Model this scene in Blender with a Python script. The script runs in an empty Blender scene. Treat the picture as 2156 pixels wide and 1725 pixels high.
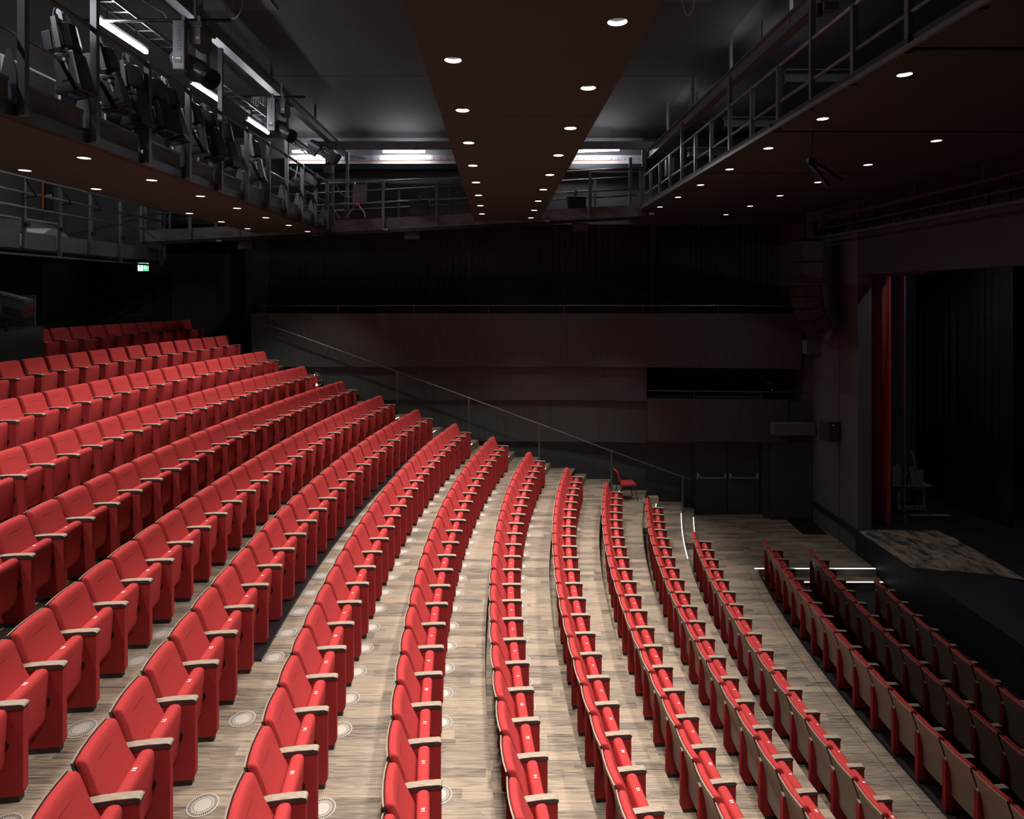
import bpy, bmesh, math, random
from mathutils import Vector, Matrix

random.seed(7)
SC = bpy.context.scene
COL = SC.collection
PI = math.pi

# ------------------------------------------------------------------ camera, world, exposure
CZ = 6.56                      # eye height above the front aisle floor
F = 1339.9                     # focal length in pixels of a 2156 px wide frame
HX, HY = 1078.0, 620.0         # principal point column, horizon row
cam_d = bpy.data.cameras.new('camera')
cam_d.sensor_fit = 'HORIZONTAL'
cam_d.sensor_width = 36.0
cam_d.lens = F / 2156 * 36
cam_d.shift_y = (HY - 862.5) / 2156
cam_d.clip_start = 0.05
cam_d.clip_end = 200
cam = bpy.data.objects.new('camera', cam_d)
cam.location = (0, 0, CZ)
cam.rotation_euler = (PI / 2, 0, 0)
COL.objects.link(cam)
SC.camera = cam

W = bpy.data.worlds.new('world')
SC.world = W
W.use_nodes = True
W.node_tree.nodes['Background'].inputs[0].default_value = (0.5, 0.55, 0.7, 1)
W.node_tree.nodes['Background'].inputs[1].default_value = 0.003
SC.view_settings.view_transform = 'Standard'
SC.view_settings.look = 'None'
SC.view_settings.gamma = 1.0
SC.view_settings.use_curve_mapping = False
SC.view_settings.exposure = 0.0

SPOT_C, SPOT_L, SPOT_R, SPOT_RB = 375.0, 175.0, 430.0, 60.0    # downlight power (centre, left, right inner line, right outer line)
SPOT_COL = (1.0, 0.925, 0.85)
TUBE_E = 85.0
TUBE_COL = (0.93, 0.93, 1.0)


def P(x, y, Y):
    """point at depth Y seen at pixel (x, y) of the photograph"""
    return Vector(((x - HX) * Y / F, Y, CZ - (y - HY) * Y / F))


# ------------------------------------------------------------------ materials
def nt(name):
    m = bpy.data.materials.new(name)
    m.use_nodes = True
    n = m.node_tree
    return m, n, n.nodes, n.links, n.nodes['Principled BSDF']


def mat(name, col, rough=0.6, metal=0.0, var=0.15, scale=6.0, bump=0.0, bscale=200.0, spec=0.5, stretch=(1, 1, 1), sheen=0.0):
    m, n, N, L, b = nt(name)
    tc = N.new('ShaderNodeTexCoord')
    mp = N.new('ShaderNodeMapping')
    mp.inputs['Scale'].default_value = stretch
    L.new(tc.outputs['Object'], mp.inputs[0])
    no = N.new('ShaderNodeTexNoise')
    no.inputs['Scale'].default_value = scale
    no.inputs['Detail'].default_value = 5
    L.new(mp.outputs[0], no.inputs['Vector'])
    cr = N.new('ShaderNodeValToRGB')
    cr.color_ramp.elements[0].position = 0.3
    cr.color_ramp.elements[1].position = 0.7
    cr.color_ramp.elements[0].color = tuple(c * (1 - var) for c in col) + (1,)
    cr.color_ramp.elements[1].color = tuple(min(1, c * (1 + var)) for c in col) + (1,)
    L.new(no.outputs['Fac'], cr.inputs[0])
    L.new(cr.outputs[0], b.inputs['Base Color'])
    b.inputs['Roughness'].default_value = rough
    b.inputs['Metallic'].default_value = metal
    b.inputs['Specular IOR Level'].default_value = spec
    if sheen:
        b.inputs['Sheen Weight'].default_value = sheen
        b.inputs['Sheen Roughness'].default_value = 0.6
    if bump:
        n2 = N.new('ShaderNodeTexNoise')
        n2.inputs['Scale'].default_value = bscale
        L.new(mp.outputs[0], n2.inputs['Vector'])
        bp = N.new('ShaderNodeBump')
        bp.inputs['Strength'].default_value = bump
        bp.inputs['Distance'].default_value = 0.002
        L.new(n2.outputs['Fac'], bp.inputs['Height'])
        L.new(bp.outputs[0], b.inputs['Normal'])
    return m


def glow(name, col, strength):
    m, n, N, L, b = nt(name)
    b.inputs['Base Color'].default_value = tuple(c * 0.8 for c in col) + (1,)
    b.inputs['Emission Color'].default_value = tuple(col) + (1,)
    b.inputs['Emission Strength'].default_value = strength
    return m


def mmath(N, L, op, a, b=None, v=None):
    x = N.new('ShaderNodeMath')
    x.operation = op
    L.new(a, x.inputs[0])
    if b is not None:
        L.new(b, x.inputs[1])
    elif v is not None:
        x.inputs[1].default_value = v
    return x.outputs[0]


def floor_material():
    m, n, N, L, b = nt('oiled_oak_floor')
    g = N.new('ShaderNodeNewGeometry')
    s = N.new('ShaderNodeSeparateXYZ')
    L.new(g.outputs['Position'], s.inputs[0])
    pid = mmath(N, L, 'FLOOR', mmath(N, L, 'DIVIDE', s.outputs['Y'], v=0.14))
    zid = mmath(N, L, 'MULTIPLY', mmath(N, L, 'ROUND', mmath(N, L, 'MULTIPLY', s.outputs['Z'], v=4.0)), v=7.13)
    w1 = N.new('ShaderNodeTexWhiteNoise')
    w1.noise_dimensions = '2D'
    cb = N.new('ShaderNodeCombineXYZ')
    L.new(pid, cb.inputs[0])
    L.new(zid, cb.inputs[1])
    L.new(cb.outputs[0], w1.inputs['Vector'])
    off = mmath(N, L, 'MULTIPLY', w1.outputs['Value'], v=3.0)
    lid = mmath(N, L, 'FLOOR', mmath(N, L, 'DIVIDE', mmath(N, L, 'ADD', s.outputs['X'], off), v=0.9))
    w2 = N.new('ShaderNodeTexWhiteNoise')
    w2.noise_dimensions = '3D'
    cb2 = N.new('ShaderNodeCombineXYZ')
    L.new(pid, cb2.inputs[0])
    L.new(lid, cb2.inputs[1])
    L.new(zid, cb2.inputs[2])
    L.new(cb2.outputs[0], w2.inputs['Vector'])
    # grain
    mp = N.new('ShaderNodeMapping')
    mp.inputs['Scale'].default_value = (1.3, 34.0, 1.0)
    va = N.new('ShaderNodeVectorMath')
    va.operation = 'ADD'
    sc = N.new('ShaderNodeVectorMath')
    sc.operation = 'SCALE'
    sc.inputs['Scale'].default_value = 9.0
    L.new(w2.outputs['Color'], sc.inputs[0])
    L.new(g.outputs['Position'], va.inputs[0])
    L.new(sc.outputs[0], va.inputs[1])
    L.new(va.outputs[0], mp.inputs[0])
    no = N.new('ShaderNodeTexNoise')
    no.inputs['Scale'].default_value = 2.2
    no.inputs['Detail'].default_value = 8
    no.inputs['Distortion'].default_value = 0.9
    L.new(mp.outputs[0], no.inputs['Vector'])
    mix = mmath(N, L, 'ADD', mmath(N, L, 'MULTIPLY', no.outputs['Fac'], v=1.0), mmath(N, L, 'MULTIPLY', w2.outputs['Value'], v=0.24))
    cr = N.new('ShaderNodeValToRGB')
    e = cr.color_ramp.elements
    e[0].position, e[0].color = 0.36, (0.075, 0.062, 0.053, 1)
    e[1].position, e[1].color = 0.80, (0.42, 0.335, 0.25, 1)
    x = e.new(0.50)
    x.color = (0.185, 0.150, 0.120, 1)
    x = e.new(0.64)
    x.color = (0.31, 0.252, 0.195, 1)
    L.new(mix, cr.inputs[0])
    L.new(cr.outputs[0], b.inputs['Base Color'])
    b.inputs['Roughness'].default_value = 0.42
    b.inputs['Specular IOR Level'].default_value = 0.35
    bp = N.new('ShaderNodeBump')
    bp.inputs['Strength'].default_value = 0.15
    bp.inputs['Distance'].default_value = 0.002
    L.new(no.outputs['Fac'], bp.inputs['Height'])
    L.new(bp.outputs[0], b.inputs['Normal'])
    return m


def carpet_material():
    m, n, N, L, b = nt('worn_stage_cloth')
    g = N.new('ShaderNodeNewGeometry')
    mp = N.new('ShaderNodeMapping')
    mp.inputs['Scale'].default_value = (2.6, 1.2, 1)
    mp.inputs['Rotation'].default_value = (0, 0, 0.5)
    L.new(g.outputs['Position'], mp.inputs[0])
    no = N.new('ShaderNodeTexNoise')
    no.inputs['Scale'].default_value = 1.5
    no.inputs['Detail'].default_value = 7
    no.inputs['Roughness'].default_value = 0.65
    no.inputs['Distortion'].default_value = 0.6
    L.new(mp.outputs[0], no.inputs['Vector'])
    cr = N.new('ShaderNodeValToRGB')
    e = cr.color_ramp.elements
    e[0].position, e[0].color = 0.40, (0.035, 0.036, 0.040, 1)
    e[1].position, e[1].color = 0.66, (0.40, 0.31, 0.23, 1)
    x = e.new(0.5)
    x.color = (0.21, 0.165, 0.13, 1)
    L.new(no.outputs['Fac'], cr.inputs[0])
    L.new(cr.outputs[0], b.inputs['Base Color'])
    b.inputs['Roughness'].default_value = 0.95
    return m


M = {}
M['red'] = mat('red_wool_fabric', (0.46, 0.048, 0.049), 0.95, var=0.08, scale=60, bump=0.25, bscale=700, spec=0.12)
M['red_side_shaded'] = mat('red_wool_shaded_panel', (0.37, 0.037, 0.038), 0.95, var=0.08, scale=60, bump=0.25, bscale=700, spec=0.12)  # same wool, darkened to paint in the shaded seat sides
M['seam_shade'] = mat('tuck_groove_shade', (0.16, 0.010, 0.012), 0.95, var=0.05)  # shade of the backrest tuck put into the colour
M['arm'] = mat('grey_brown_oak', (0.36, 0.29, 0.225), 0.45, var=0.22, scale=14, stretch=(1.0, 9, 9))
M['shell'] = mat('grey_brown_oak_shell', (0.33, 0.26, 0.195), 0.38, var=0.16, scale=9, stretch=(1, 1, 8))
M['armside'] = mat('dark_oak_edge', (0.045, 0.042, 0.040), 0.28, var=0.1)
M['black'] = mat('black_steel', (0.012, 0.012, 0.014), 0.42, var=0.2)
M['blackplastic'] = mat('black_plastic', (0.010, 0.010, 0.011), 0.35, var=0.1)
M['white'] = mat('white_print', (0.85, 0.85, 0.82), 0.7, var=0.02)
M['floor'] = floor_material()
M['riser'] = mat('dark_riser', (0.030, 0.026, 0.023), 0.7, var=0.2)
M['pit'] = mat('dark_pit_floor', (0.022, 0.021, 0.021), 0.6, var=0.3)
M['vent'] = mat('beige_powder_coat', (0.55, 0.50, 0.45), 0.5, var=0.04)
M['ventdark'] = mat('vent_void', (0.02, 0.018, 0.016), 0.8, var=0.1)
M['wall'] = mat('dark_grey_paint', (0.058, 0.060, 0.066), 0.75, var=0.12, scale=2)
M['wall_grey'] = mat('mid_grey_paint', (0.105, 0.108, 0.118), 0.7, var=0.08, scale=2)
M['wall_black'] = mat('black_paint', (0.042, 0.043, 0.047), 0.8, var=0.15, scale=2)
M['band'] = mat('dark_stained_veneer', (0.058, 0.062, 0.062), 0.5, var=0.22, scale=5, stretch=(9, 9, 0.35))
M['band2'] = mat('dark_stained_veneer_warm', (0.066, 0.062, 0.060), 0.5, var=0.22, scale=5, stretch=(9, 9, 0.35))
M['soffit'] = mat('maroon_ceiling_board', (0.030, 0.0285, 0.029), 0.7, var=0.06, scale=2)
M['soffit_r'] = mat('brown_ceiling_board', (0.031, 0.034, 0.034), 0.7, var=0.06, scale=2)
M['ceiling'] = mat('charcoal_ceiling', (0.019, 0.018, 0.018), 0.85, var=0.12, scale=3, stretch=(1, 6, 1))
M['steel'] = mat('dark_grey_painted_steel', (0.11, 0.11, 0.12), 0.42, var=0.1, scale=5)
M['steel_lt'] = mat('grey_galvanised_steel', (0.20, 0.20, 0.215), 0.38, metal=0.5, var=0.15, scale=8)
M['concrete'] = mat('grey_fascia_board', (0.13, 0.13, 0.14), 0.75, var=0.35, scale=3, stretch=(1, 0.6, 3))
M['trunk'] = mat('pale_grey_trunking', (0.42, 0.42, 0.45), 0.6, var=0.05)
M['drape'] = mat('black_velvet', (0.055, 0.056, 0.064), 0.95, var=0.2, sheen=0.2)
M['drape_dark'] = mat('black_serge', (0.010, 0.010, 0.011), 0.95, var=0.2)
M['drape_red'] = mat('red_velvet', (0.62, 0.018, 0.030), 0.9, var=0.15, sheen=0.3)
M['stage'] = mat('black_stage_floor', (0.018, 0.019, 0.023), 0.55, var=0.25, scale=1.5)
M['carpet'] = carpet_material()
M['wood'] = mat('weathered_timber', (0.22, 0.17, 0.12), 0.7, var=0.25, scale=8, stretch=(1, 1, 6))
M['card'] = mat('brown_cardboard', (0.38, 0.27, 0.17), 0.85, var=0.06)
M['chrome'] = mat('brushed_metal', (0.55, 0.53, 0.50), 0.28, metal=1.0, var=0.05)
M['rail'] = mat('satin_handrail', (0.16, 0.15, 0.145), 0.35, metal=0.6, var=0.05)
M['lamp'] = mat('black_lamp_housing', (0.05, 0.05, 0.055), 0.35, var=0.15)
M['lamp_lt'] = mat('grey_lamp_bracket', (0.16, 0.16, 0.175), 0.4, metal=0.4, var=0.1)
M['film'] = mat('dark_pink_film', (0.07, 0.022, 0.024), 0.25, var=0.5, scale=14)
M['lens'] = mat('lens_glass', (0.02, 0.02, 0.03), 0.05, var=0.0)
M['cable'] = mat('grey_cable', (0.30, 0.30, 0.31), 0.5, var=0.05)
M['pink'] = mat('pale_pink_plastic', (0.55, 0.40, 0.37), 0.6, var=0.03)
M['orange'] = mat('orange_panel', (0.75, 0.22, 0.05), 0.6, var=0.05)
M['redplastic'] = mat('red_plastic', (0.6, 0.03, 0.03), 0.5, var=0.05)
M['grey_box'] = mat('light_grey_box', (0.33, 0.33, 0.34), 0.6, var=0.05)
M['yellow'] = mat('yellow_label', (0.75, 0.55, 0.08), 0.6, var=0.03)
M['downglow'] = glow('downlight_reflector_glow', (1.0, 0.93, 0.86), 3.2)
M['tube'] = glow('fluorescent_tube_glow', TUBE_COL, TUBE_E)
M['tube_dim'] = glow('dimmed_tube_glow', TUBE_COL, TUBE_E * 0.22)  # same lamps, emission dimmed to keep the right ceiling dark
M['led'] = glow('led_strip_glow', (0.90, 0.95, 1.0), 1.6)
M['green'] = glow('exit_sign_green', (0.05, 0.80, 0.25), 1.6)
M['exitwhite'] = glow('exit_sign_white', (0.75, 1.0, 0.92), 2.0)
M['display'] = glow('display_green', (0.45, 0.85, 0.55), 0.5)
M['dotred'] = glow('indicator_red', (1.0, 0.05, 0.05), 1.2)
M['dotamber'] = glow('indicator_amber', (1.0, 0.30, 0.12), 0.5)
M['spark'] = glow('reading_lamp_led', (1.0, 0.96, 0.9), 18.0)


# ------------------------------------------------------------------ mesh building
class MB:
    def __init__(s):
        s.v, s.f, s.m = [], [], []

    def add(s, vs, fs, mi=0):
        o = len(s.v)
        s.v += [tuple(v) for v in vs]
        s.f += [tuple(i + o for i in f) for f in fs]
        s.m += [mi] * len(fs)
        return s

    def box(s, x0, x1, y0, y1, z0, z1, mi=0):
        return s.add([(x0, y0, z0), (x1, y0, z0), (x1, y1, z0), (x0, y1, z0), (x0, y0, z1), (x1, y0, z1), (x1, y1, z1), (x0, y1, z1)],
                     [(3, 2, 1, 0), (4, 5, 6, 7), (0, 1, 5, 4), (1, 2, 6, 5), (2, 3, 7, 6), (3, 0, 4, 7)], mi)

    def bar(s, p, q, w, h, mi=0, up=(0, 0, 1)):
        p, q = Vector(p), Vector(q)
        d = (q - p).normalized()
        u = Vector(up)
        if abs(d.dot(u)) > 0.98:
            u = Vector((0, 1, 0))
        a = d.cross(u).normalized() * (w / 2)
        b = a.cross(d).normalized() * (h / 2)
        vs = [p - a - b, p + a - b, p + a + b, p - a + b, q - a - b, q + a - b, q + a + b, q - a + b]
        return s.add(vs, [(0, 1, 2, 3), (7, 6, 5, 4), (4, 5, 1, 0), (5, 6, 2, 1), (6, 7, 3, 2), (7, 4, 0, 3)], mi)

    def tube(s, pts, r, n=8, mi=0, caps=True, radii=None):
        pts = [Vector(p) for p in pts]
        rings = []
        for i, p in enumerate(pts):
            d = (pts[min(i + 1, len(pts) - 1)] - pts[max(i - 1, 0)]).normalized()
            u = Vector((0, 0, 1)) if abs(d.z) < 0.9 else Vector((0, 1, 0))
            a = d.cross(u).normalized()
            b = a.cross(d).normalized()
            rr = radii[i] if radii else r
            rings.append([p + (a * math.cos(2 * PI * k / n) + b * math.sin(2 * PI * k / n)) * rr for k in range(n)])
        vs = [v for ring in rings for v in ring]
        fs = []
        for i in range(len(pts) - 1):
            for k in range(n):
                k2 = (k + 1) % n
                fs.append((i * n + k, (i + 1) * n + k, (i + 1) * n + k2, i * n + k2))
        if caps:
            fs.append(tuple(range(n)))
            fs.append(tuple(reversed(range((len(pts) - 1) * n, len(pts) * n))))
        return s.add(vs, fs, mi)

    def prism(s, poly, axis, a0, a1, mi=0):
        """2D polygon extruded along axis ('x': poly is (y,z); 'y': (x,z); 'z': (x,y))"""
        n = len(poly)
        mk = {'x': lambda a, p: (a, p[0], p[1]), 'y': lambda a, p: (p[0], a, p[1]), 'z': lambda a, p: (p[0], p[1], a)}[axis]
        vs = [mk(a0, p) for p in poly] + [mk(a1, p) for p in poly]
        fs = [tuple(reversed(range(n))), tuple(range(n, 2 * n))]
        for i in range(n):
            j = (i + 1) % n
            fs.append((i, j, n + j, n + i))
        return s.add(vs, fs, mi)

    def xform(s, mtx):
        s.v = [tuple(mtx @ Vector(v)) for v in s.v]
        return s

    def mesh(s, name, mats, smooth=False, bevel=0.0, fix=True):
        me = bpy.data.meshes.new(name)
        me.from_pydata(s.v, [], s.f)
        if not isinstance(mats, (list, tuple)):
            mats = [mats]
        for m in mats:
            me.materials.append(m)
        me.polygons.foreach_set('material_index', s.m)
        if fix or bevel:
            bm = bmesh.new()
            bm.from_mesh(me)
            bmesh.ops.recalc_face_normals(bm, faces=bm.faces)
            if bevel:
                bmesh.ops.bevel(bm, geom=list(bm.edges), offset=bevel, segments=2, profile=0.7, affect='EDGES')
            bm.to_mesh(me)
            bm.free()
        if smooth:
            me.polygons.foreach_set('use_smooth', [True] * len(me.polygons))
        me.update()
        return me

    def build(s, name, mats, parent=None, smooth=False, bevel=0.0, fix=True):
        return obj(name, s.mesh(name, mats, smooth, bevel, fix), parent)


def obj(name, data, parent=None, loc=None):
    o = bpy.data.objects.new(name, data)
    COL.objects.link(o)
    if parent is not None:
        o.parent = parent
    if loc is not None:
        o.location = loc
    return o


def empty(name, loc=(0, 0, 0), rz=0.0):
    o = obj(name, None)
    o.location = loc
    o.rotation_euler = (0, 0, rz)
    o.empty_display_size = 0.1
    return o


def tag(o, label, cat, group=None):
    o['label'] = label
    o['category'] = cat
    if group:
        o['group'] = group
    return o


def struct(o, label=None):
    o['kind'] = 'structure'
    if label:
        o['label'] = label
    return o


def sbox(name, x0, x1, y0, y1, z0, z1, m, label=None):
    return struct(MB().box(x0, x1, y0, y1, z0, z1).build(name, m), label)


ORD = ['zeroth', 'first', 'second', 'third', 'fourth', 'fifth', 'sixth', 'seventh', 'eighth', 'ninth', 'tenth', 'eleventh', 'twelfth',
       'thirteenth', 'fourteenth', 'fifteenth', 'sixteenth', 'seventeenth']

ORD += ['eighteenth', 'nineteenth', 'twentieth']


def nth(k):
    return ORD[k] if k <= 20 else ('twenty-' if k < 30 else 'thirty-') + ORD[k % 10] if k % 10 else 'thirtieth'


# ------------------------------------------------------------------ seating geometry (concentric arcs)
XC, YC = 34.374, 10.015
ROWS = {1: (6.156, 26.578, 0.5182, 0.1215), 2: (6.047, 27.523, 0.5046, 0.1627), 3: (5.931, 28.487, 0.5059, 0.1665),
        4: (5.842, 30.091, 0.5095, 0.1663), 5: (5.501, 31.126, 0.5207, 0.2063), 6: (5.161, 32.161, 0.5198, 0.2059),
        7: (4.823, 33.195, 0.5186, 0.2061), 8: (4.498, 34.230, 0.5235, 0.2104), 9: (4.161, 35.265, 0.5268, 0.2133),
        10: (3.811, 36.300, 0.5110, 0.2093), 11: (3.426, 37.334, 0.5307, 0.2035), 12: (3.054, 38.369, 0.5170, 0.1998),
        13: (2.646, 39.404, 0.5320, 0.1939), 14: (2.232, 40.439, 0.5137, 0.1883), 15: (1.809, 41.473, 0.5238, 0.1811),
        16: (1.381, 42.508, 0.5415, 0.1768), 17: (0.961, 43.807, 0.5197, 0.1821)}
ARM_H = 0.73
FRONT = 0.50
ZF = {r: CZ - ROWS[r][0] - ARM_H for r in ROWS}
ZF[4] = 0.0
EDGE = {r: ROWS[r][1] - FRONT for r in range(4, 18)}
EDGE[18] = 48.2
EDGE[4] = 29.0
YW = 19.15                      # far side wall
YN = 0.6                        # near end of the tiers


def xarc(R, Y):
    return XC - math.sqrt(R * R - (Y - YC) ** 2)


def arc_slab(R0, R1, z0, z1, ya, yb, step=0.35):
    """slab between two arcs (R0 nearer the stage)"""
    n = max(2, int((yb - ya) / step) + 1)
    ys = [ya + (yb - ya) * i / (n - 1) for i in range(n)]
    vs, fs = [], []
    for y in ys:
        xa, xb = xarc(R0, y), xarc(R1, y)
        vs += [(xa, y, z1), (xb, y, z1), (xb, y, z0), (xa, y, z0)]
    for i in range(n - 1):
        a, b = 4 * i, 4 * i + 4
        fs += [(a, a + 1, b + 1, b), (a + 1, a + 2, b + 2, b + 1), (a + 2, a + 3, b + 3, b + 2), (a + 3, a, b, b + 3)]
    fs += [(3, 2, 1, 0), (4 * n - 4, 4 * n - 3, 4 * n - 2, 4 * n - 1)]
    return MB().add(vs, fs)


Y_SPLIT = 10.6
PL = 0.14
for r in range(5, 18):
    z = ZF[r]
    zl = ZF[r - 1]
    base = struct(arc_slab(EDGE[r], EDGE[r + 1], zl - 0.02, z - 0.022, YN, YW).build('floor', M['riser']),
                  'raked wooden seating tier under the %s row' % ORD[r])
    if r <= 12:
        arc_slab(EDGE[r], EDGE[r + 1] - 0.004, z - 0.022, z, Y_SPLIT, YW).build('deck', M['floor'], base)
        y = Y_SPLIT - PL
        while y > 2.6:
            arc_slab(EDGE[r], EDGE[r + 1] - 0.004, z - 0.022, z, y + 0.001, y + PL - 0.001).build('plank', M['floor'], base, fix=False)
            y -= PL
    else:
        arc_slab(EDGE[r], EDGE[r + 1] - 0.004, z - 0.022, z, YN, YW).build('deck', M['floor'], base)

# front cross aisle (level zero) with its planks
PIT_R = 29.0
Y_PIT = 15.16
fl = struct(arc_slab(PIT_R, EDGE[5], -0.30, -0.022, YN, Y_PIT).build('floor', M['riser']), 'front cross aisle floor before the fourth row')
arc_slab(PIT_R, EDGE[5], -0.022, 0.0, Y_SPLIT, Y_PIT).build('deck', M['floor'], fl)
y = Y_SPLIT - PL
while y > 2.6:
    arc_slab(PIT_R, EDGE[5], -0.022, 0.0, y + 0.001, y + PL - 0.001).build('plank', M['floor'], fl, fix=False)
    y -= PL
XS = 8.70                       # stage front
mb = MB()
ys = [Y_PIT + (YW - Y_PIT) * i / 12 for i in range(13)]
vs, fs = [], []
for yy in ys:
    xa = xarc(EDGE[5], yy)
    vs += [(XS, yy, 0), (xa, yy, 0), (xa, yy, -0.3), (XS, yy, -0.3)]
for i in range(12):
    a, b = 4 * i, 4 * i + 4
    fs += [(a, a + 1, b + 1, b), (a + 1, a + 2, b + 2, b + 1), (a + 2, a + 3, b + 3, b + 2), (a + 3, a, b, b + 3)]
fs += [(3, 2, 1, 0), (48, 49, 50, 51)]
struct(mb.add(vs, fs).build('floor', M['floor']), 'dim wooden floor between the exit doors and the stage')

# pit: lower front rows
struct(MB().box(xarc(PIT_R, Y_PIT) - 0.02, XS, Y_PIT - 0.34, Y_PIT, -0.32, -0.165).build('floor', M['floor']), 'upper side step down to the front rows')
struct(arc_slab(28.02, PIT_R - 0.012, -0.6, ZF[3], YN, Y_PIT - 0.345).build('floor', M['pit']), 'dark platform under the third row')
struct(arc_slab(27.06, 28.015, -0.6, ZF[2], YN, Y_PIT - 0.345).build('floor', M['pit']), 'dark platform under the second row')
mb = MB()
ys = [YN + (Y_PIT - 0.345 - YN) * i / 40 for i in range(41)]
vs, fs = [], []
for yy in ys:
    xa = xarc(27.055, yy)
    vs += [(XS, yy, ZF[1]), (min(xa, XS - 0.01), yy, ZF[1])]
for i in range(40):
    fs.append((2 * i, 2 * i + 1, 2 * i + 3, 2 * i + 2))
struct(mb.add(vs, fs).build('floor', M['pit']), 'dark pit floor before the stage front')
# edge trims and floor tracks in the pit
trim = struct(arc_slab(PIT_R - 0.045, PIT_R - 0.005, -0.005, 0.004, YN, Y_PIT - 0.02).build('trim_1', M['black']), 'dark metal edge trim of the pit')
struct(arc_slab(PIT_R + 0.22, PIT_R + 0.228, 0.0, 0.0015, YN, Y_PIT - 0.02).build('trim_2', M['black']), 'thin dark joint in the front floor')
for i, (ra, zz) in enumerate([(28.62, ZF[3]), (28.42, ZF[3]), (27.66, ZF[2]), (27.46, ZF[2])]):
    struct(arc_slab(ra, ra + 0.03, zz, zz + 0.004, YN, 14.7).build('trim_%d' % (i + 3), M['steel_lt']), 'seat fixing track on the pit floor')


def led(name, pts, label, w=0.022):
    t = MB()
    for a, b in zip(pts[:-1], pts[1:]):
        t.bar(a, b, w, 0.012)
    root = empty(name, pts[0])
    c = t.build('light_line', M['led'])
    c.parent = root
    c.matrix_parent_inverse = Matrix.Translation(-Vector(pts[0]))
    s2 = MB()
    for a, b in zip(pts[:-1], pts[1:]):
        s2.bar(Vector(a) - Vector((0, 0, 0.0105)), Vector(b) - Vector((0, 0, 0.0105)), w + 0.012, 0.009)
    c = s2.build('channel', M['black'])
    c.parent = root
    c.matrix_parent_inverse = Matrix.Translation(-Vector(pts[0]))
    tag(root, label, 'step light', 'step edge lights')
    return root


# half steps in the far side aisle and their light strips
for r in range(5, 18):
    z = (ZF[r] + ZF[r - 1]) / 2
    R = EDGE[r]
    p = ROWS[r - 1]
    ye = YC + p[1] * math.sin(p[3]) + 0.12
    if r == 5:
        ye = 16.35
    hs = struct(arc_slab(R - 0.33, R - 0.004, ZF[r - 1] + 0.001, z, ye, YW).build('floor', M['floor']), 'half step of the side stair up to the %s row' % ORD[r])
    y1 = 18.2 if r == 5 else 18.45
    pts = [(xarc(R - 0.316, ye + (y1 - ye) * i / 5), ye + (y1 - ye) * i / 5, z + 0.018) for i in range(6)]
    led('step_light', pts, 'white light strip on the stair half step below the %s row' % ORD[r])
pts = [(xarc(EDGE[5] + 0.02, 14.95 + (18.05 - 14.95) * i / 8), 14.95 + (18.05 - 14.95) * i / 8, ZF[5] + 0.018) for i in range(9)]
led('step_light', pts, 'long white light strip along the fifth row platform edge')
led('step_light', [(xarc(PIT_R, Y_PIT) - 0.05, Y_PIT + 0.02, 0.018), (XS - 0.03, Y_PIT + 0.02, 0.018)], 'white light strip on top step down to front rows', 0.03)
led('step_light', [(6.72, Y_PIT - 0.33, -0.147), (XS - 0.06, Y_PIT - 0.33, -0.147)], 'white light strip on lower step beside the front rows', 0.03)

# ------------------------------------------------------------------ theatre seat
HP = 0.26


def loft(profile, ws, insets, curve=0.0, mi=0):
    """closed (u,z) profile lofted along y"""
    n = len(profile)
    cu = sum(p[0] for p in profile) / n
    cz = sum(p[1] for p in profile) / n
    vs, fs = [], []
    wm = max(abs(w) for w in ws)
    for w, k in zip(ws, insets):
        for (u, z) in profile:
            du, dz = cu - u, cz - z
            l = math.hypot(du, dz) or 1
            vs.append((u + du / l * k + curve * (w / wm) ** 2, w, z + dz / l * k))
    for i in range(len(ws) - 1):
        for j in range(n):
            j2 = (j + 1) % n
            fs.append((i * n + j, i * n + j2, (i + 1) * n + j2, (i + 1) * n + j))
    fs.append(tuple(reversed(range(n))))
    fs.append(tuple(range((len(ws) - 1) * n, len(ws) * n)))
    return MB().add(vs, fs, mi)


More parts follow.
